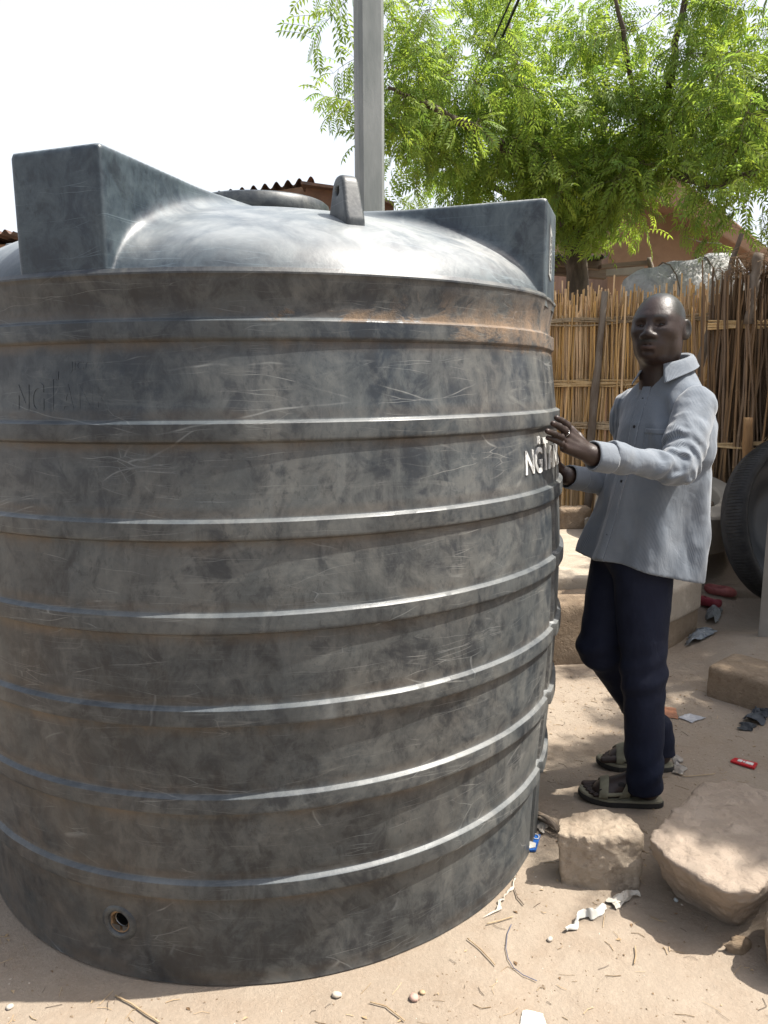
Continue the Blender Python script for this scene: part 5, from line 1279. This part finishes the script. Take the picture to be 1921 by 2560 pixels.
collar()
for z in (1.40, 1.31, 1.22, 1.13, 1.04, .95, .88):
    cx, cy = np.interp(z, ZK, CX), np.interp(z, ZK, CYk); b_ = np.interp(z, ZK, BK); p = v3(cx, cy, z)+fwd*(b_+.006)+lef*-.008
    V, F = lathe_vf([(0, .003), (.0045, .003), (.0055, .001), (.0055, -.004)], 14); b = mesh_obj('button', V, F, M_BTN, shirt, True); b.location = p-MO; b.rotation_euler = Vector(fwd).to_track_quat('Z', 'Y').to_euler()
# trousers
def denim():
    t = NT('dark_navy_trousers'); n = t.noise(9, 5, .6); m_ = t.noise(3, 4)
    c = t.mix(t.maprange(n, .4, .7), (.006, .009, .026), (.011, .016, .038)); c = t.mix(t.maprange(m_, .62, .75, 0, .5), c, (.03, .032, .05))
    return t.fin(c, .85, t.bump(t.noise(200, 3), .2, .001, t.bump(t.noise(16, 4, .6, t.coord((1, 1, .6)), .8), .4, .010)), .25)
M_TR = denim()
h = .0052; lo = (.66, 2.34, .045); G = sdf_grid(lo, (1.13, 2.86, 1.0), h); X, Y, Z = G
Lc, Rc = Lan+v3(0, 0, -.03), Ran+v3(-.006, 0, -.01)
La = s_caps(G, Lhip, Lkn, .098, .073); Lb = s_caps(G, Lkn, Lc, .071, .059); SL = smin(La, Lb, .03)
Ra = s_caps(G, Rhip, Rkn, .098, .073); Rm = v3(1.022, 2.742, .150); Rb = smin(s_caps(G, Rkn, Rm, .070, .060), s_caps(G, Rm, Rc, .060, .060), .02); SR = smin(Ra, Rb, .03)
n1 = fold_noise(X, Y, Z, 8, 6, 31, 4); n2 = fold_noise(X, Y, Z, 5, 2, 37, 2)
def crump(zc, w, amp, fr): return amp*np.sin((Z-.35*(X-.9))*fr+n2*5)*np.exp(-((Z-zc)/w)**2)
SL = SL+.010*n1+crump(.47, .09, .004, 80)+crump(.16, .08, .004, 70); SR = SR+.010*n1+crump(.52, .09, .004, 80)+crump(.17, .08, .004, 70)
SLc = smax(SL, .068-Z+.18*(X-.89), .004); SRc = smax(SR, .072-Z-.1*(X-1.0), .004)
SLc = smax(SLc, -np.maximum(SL+.011, Z-.13), .002); SRc = smax(SRc, -np.maximum(SR+.011, Z-.13), .002)
hipS = s_ell(G, (.872, 2.60, .90), (.125, .150, .13)); S = smin(SLc, SRc, .015); S = smin(S, hipS, .03); S = smax(S, Z-.97, .01)
V, F = surface_nets(S.astype(np.float32), lo, h)
mesh_obj('trousers', V-MO, F, M_TR, man, True)['label'] = 'loose dark navy trousers'

# alike things share a group
GR = {'stalk_fence': 'stalk fences of the yard', 'boulder': 'stones lying at the lower right', 'straw': 'straws on the sand', 'twig': 'twigs on the sand', 'pebble': 'small stones and chips on the sand', 'cloth_scrap': 'cloth scraps on the sand',
      'overhead_cable': 'overhead cables', 'fence_stake': 'stakes standing above the shaded fence', 'tin_roofed_house': 'tin roofed houses behind the tank', 'neem_tree': 'neem trees', 'plastic_shoe': 'pair of red plastic shoes', 'rag': 'dark rags', 'plastic_bag': 'grey plastic bags', 'rubble_lump': 'earth lumps', 'plastic_scrap': 'plastic scraps'}
for o in list(C.objects):
    k = o.name.split('.')[0]
    if o.parent is None and k in GR and 'kind' not in o: o['group'] = GR[k]
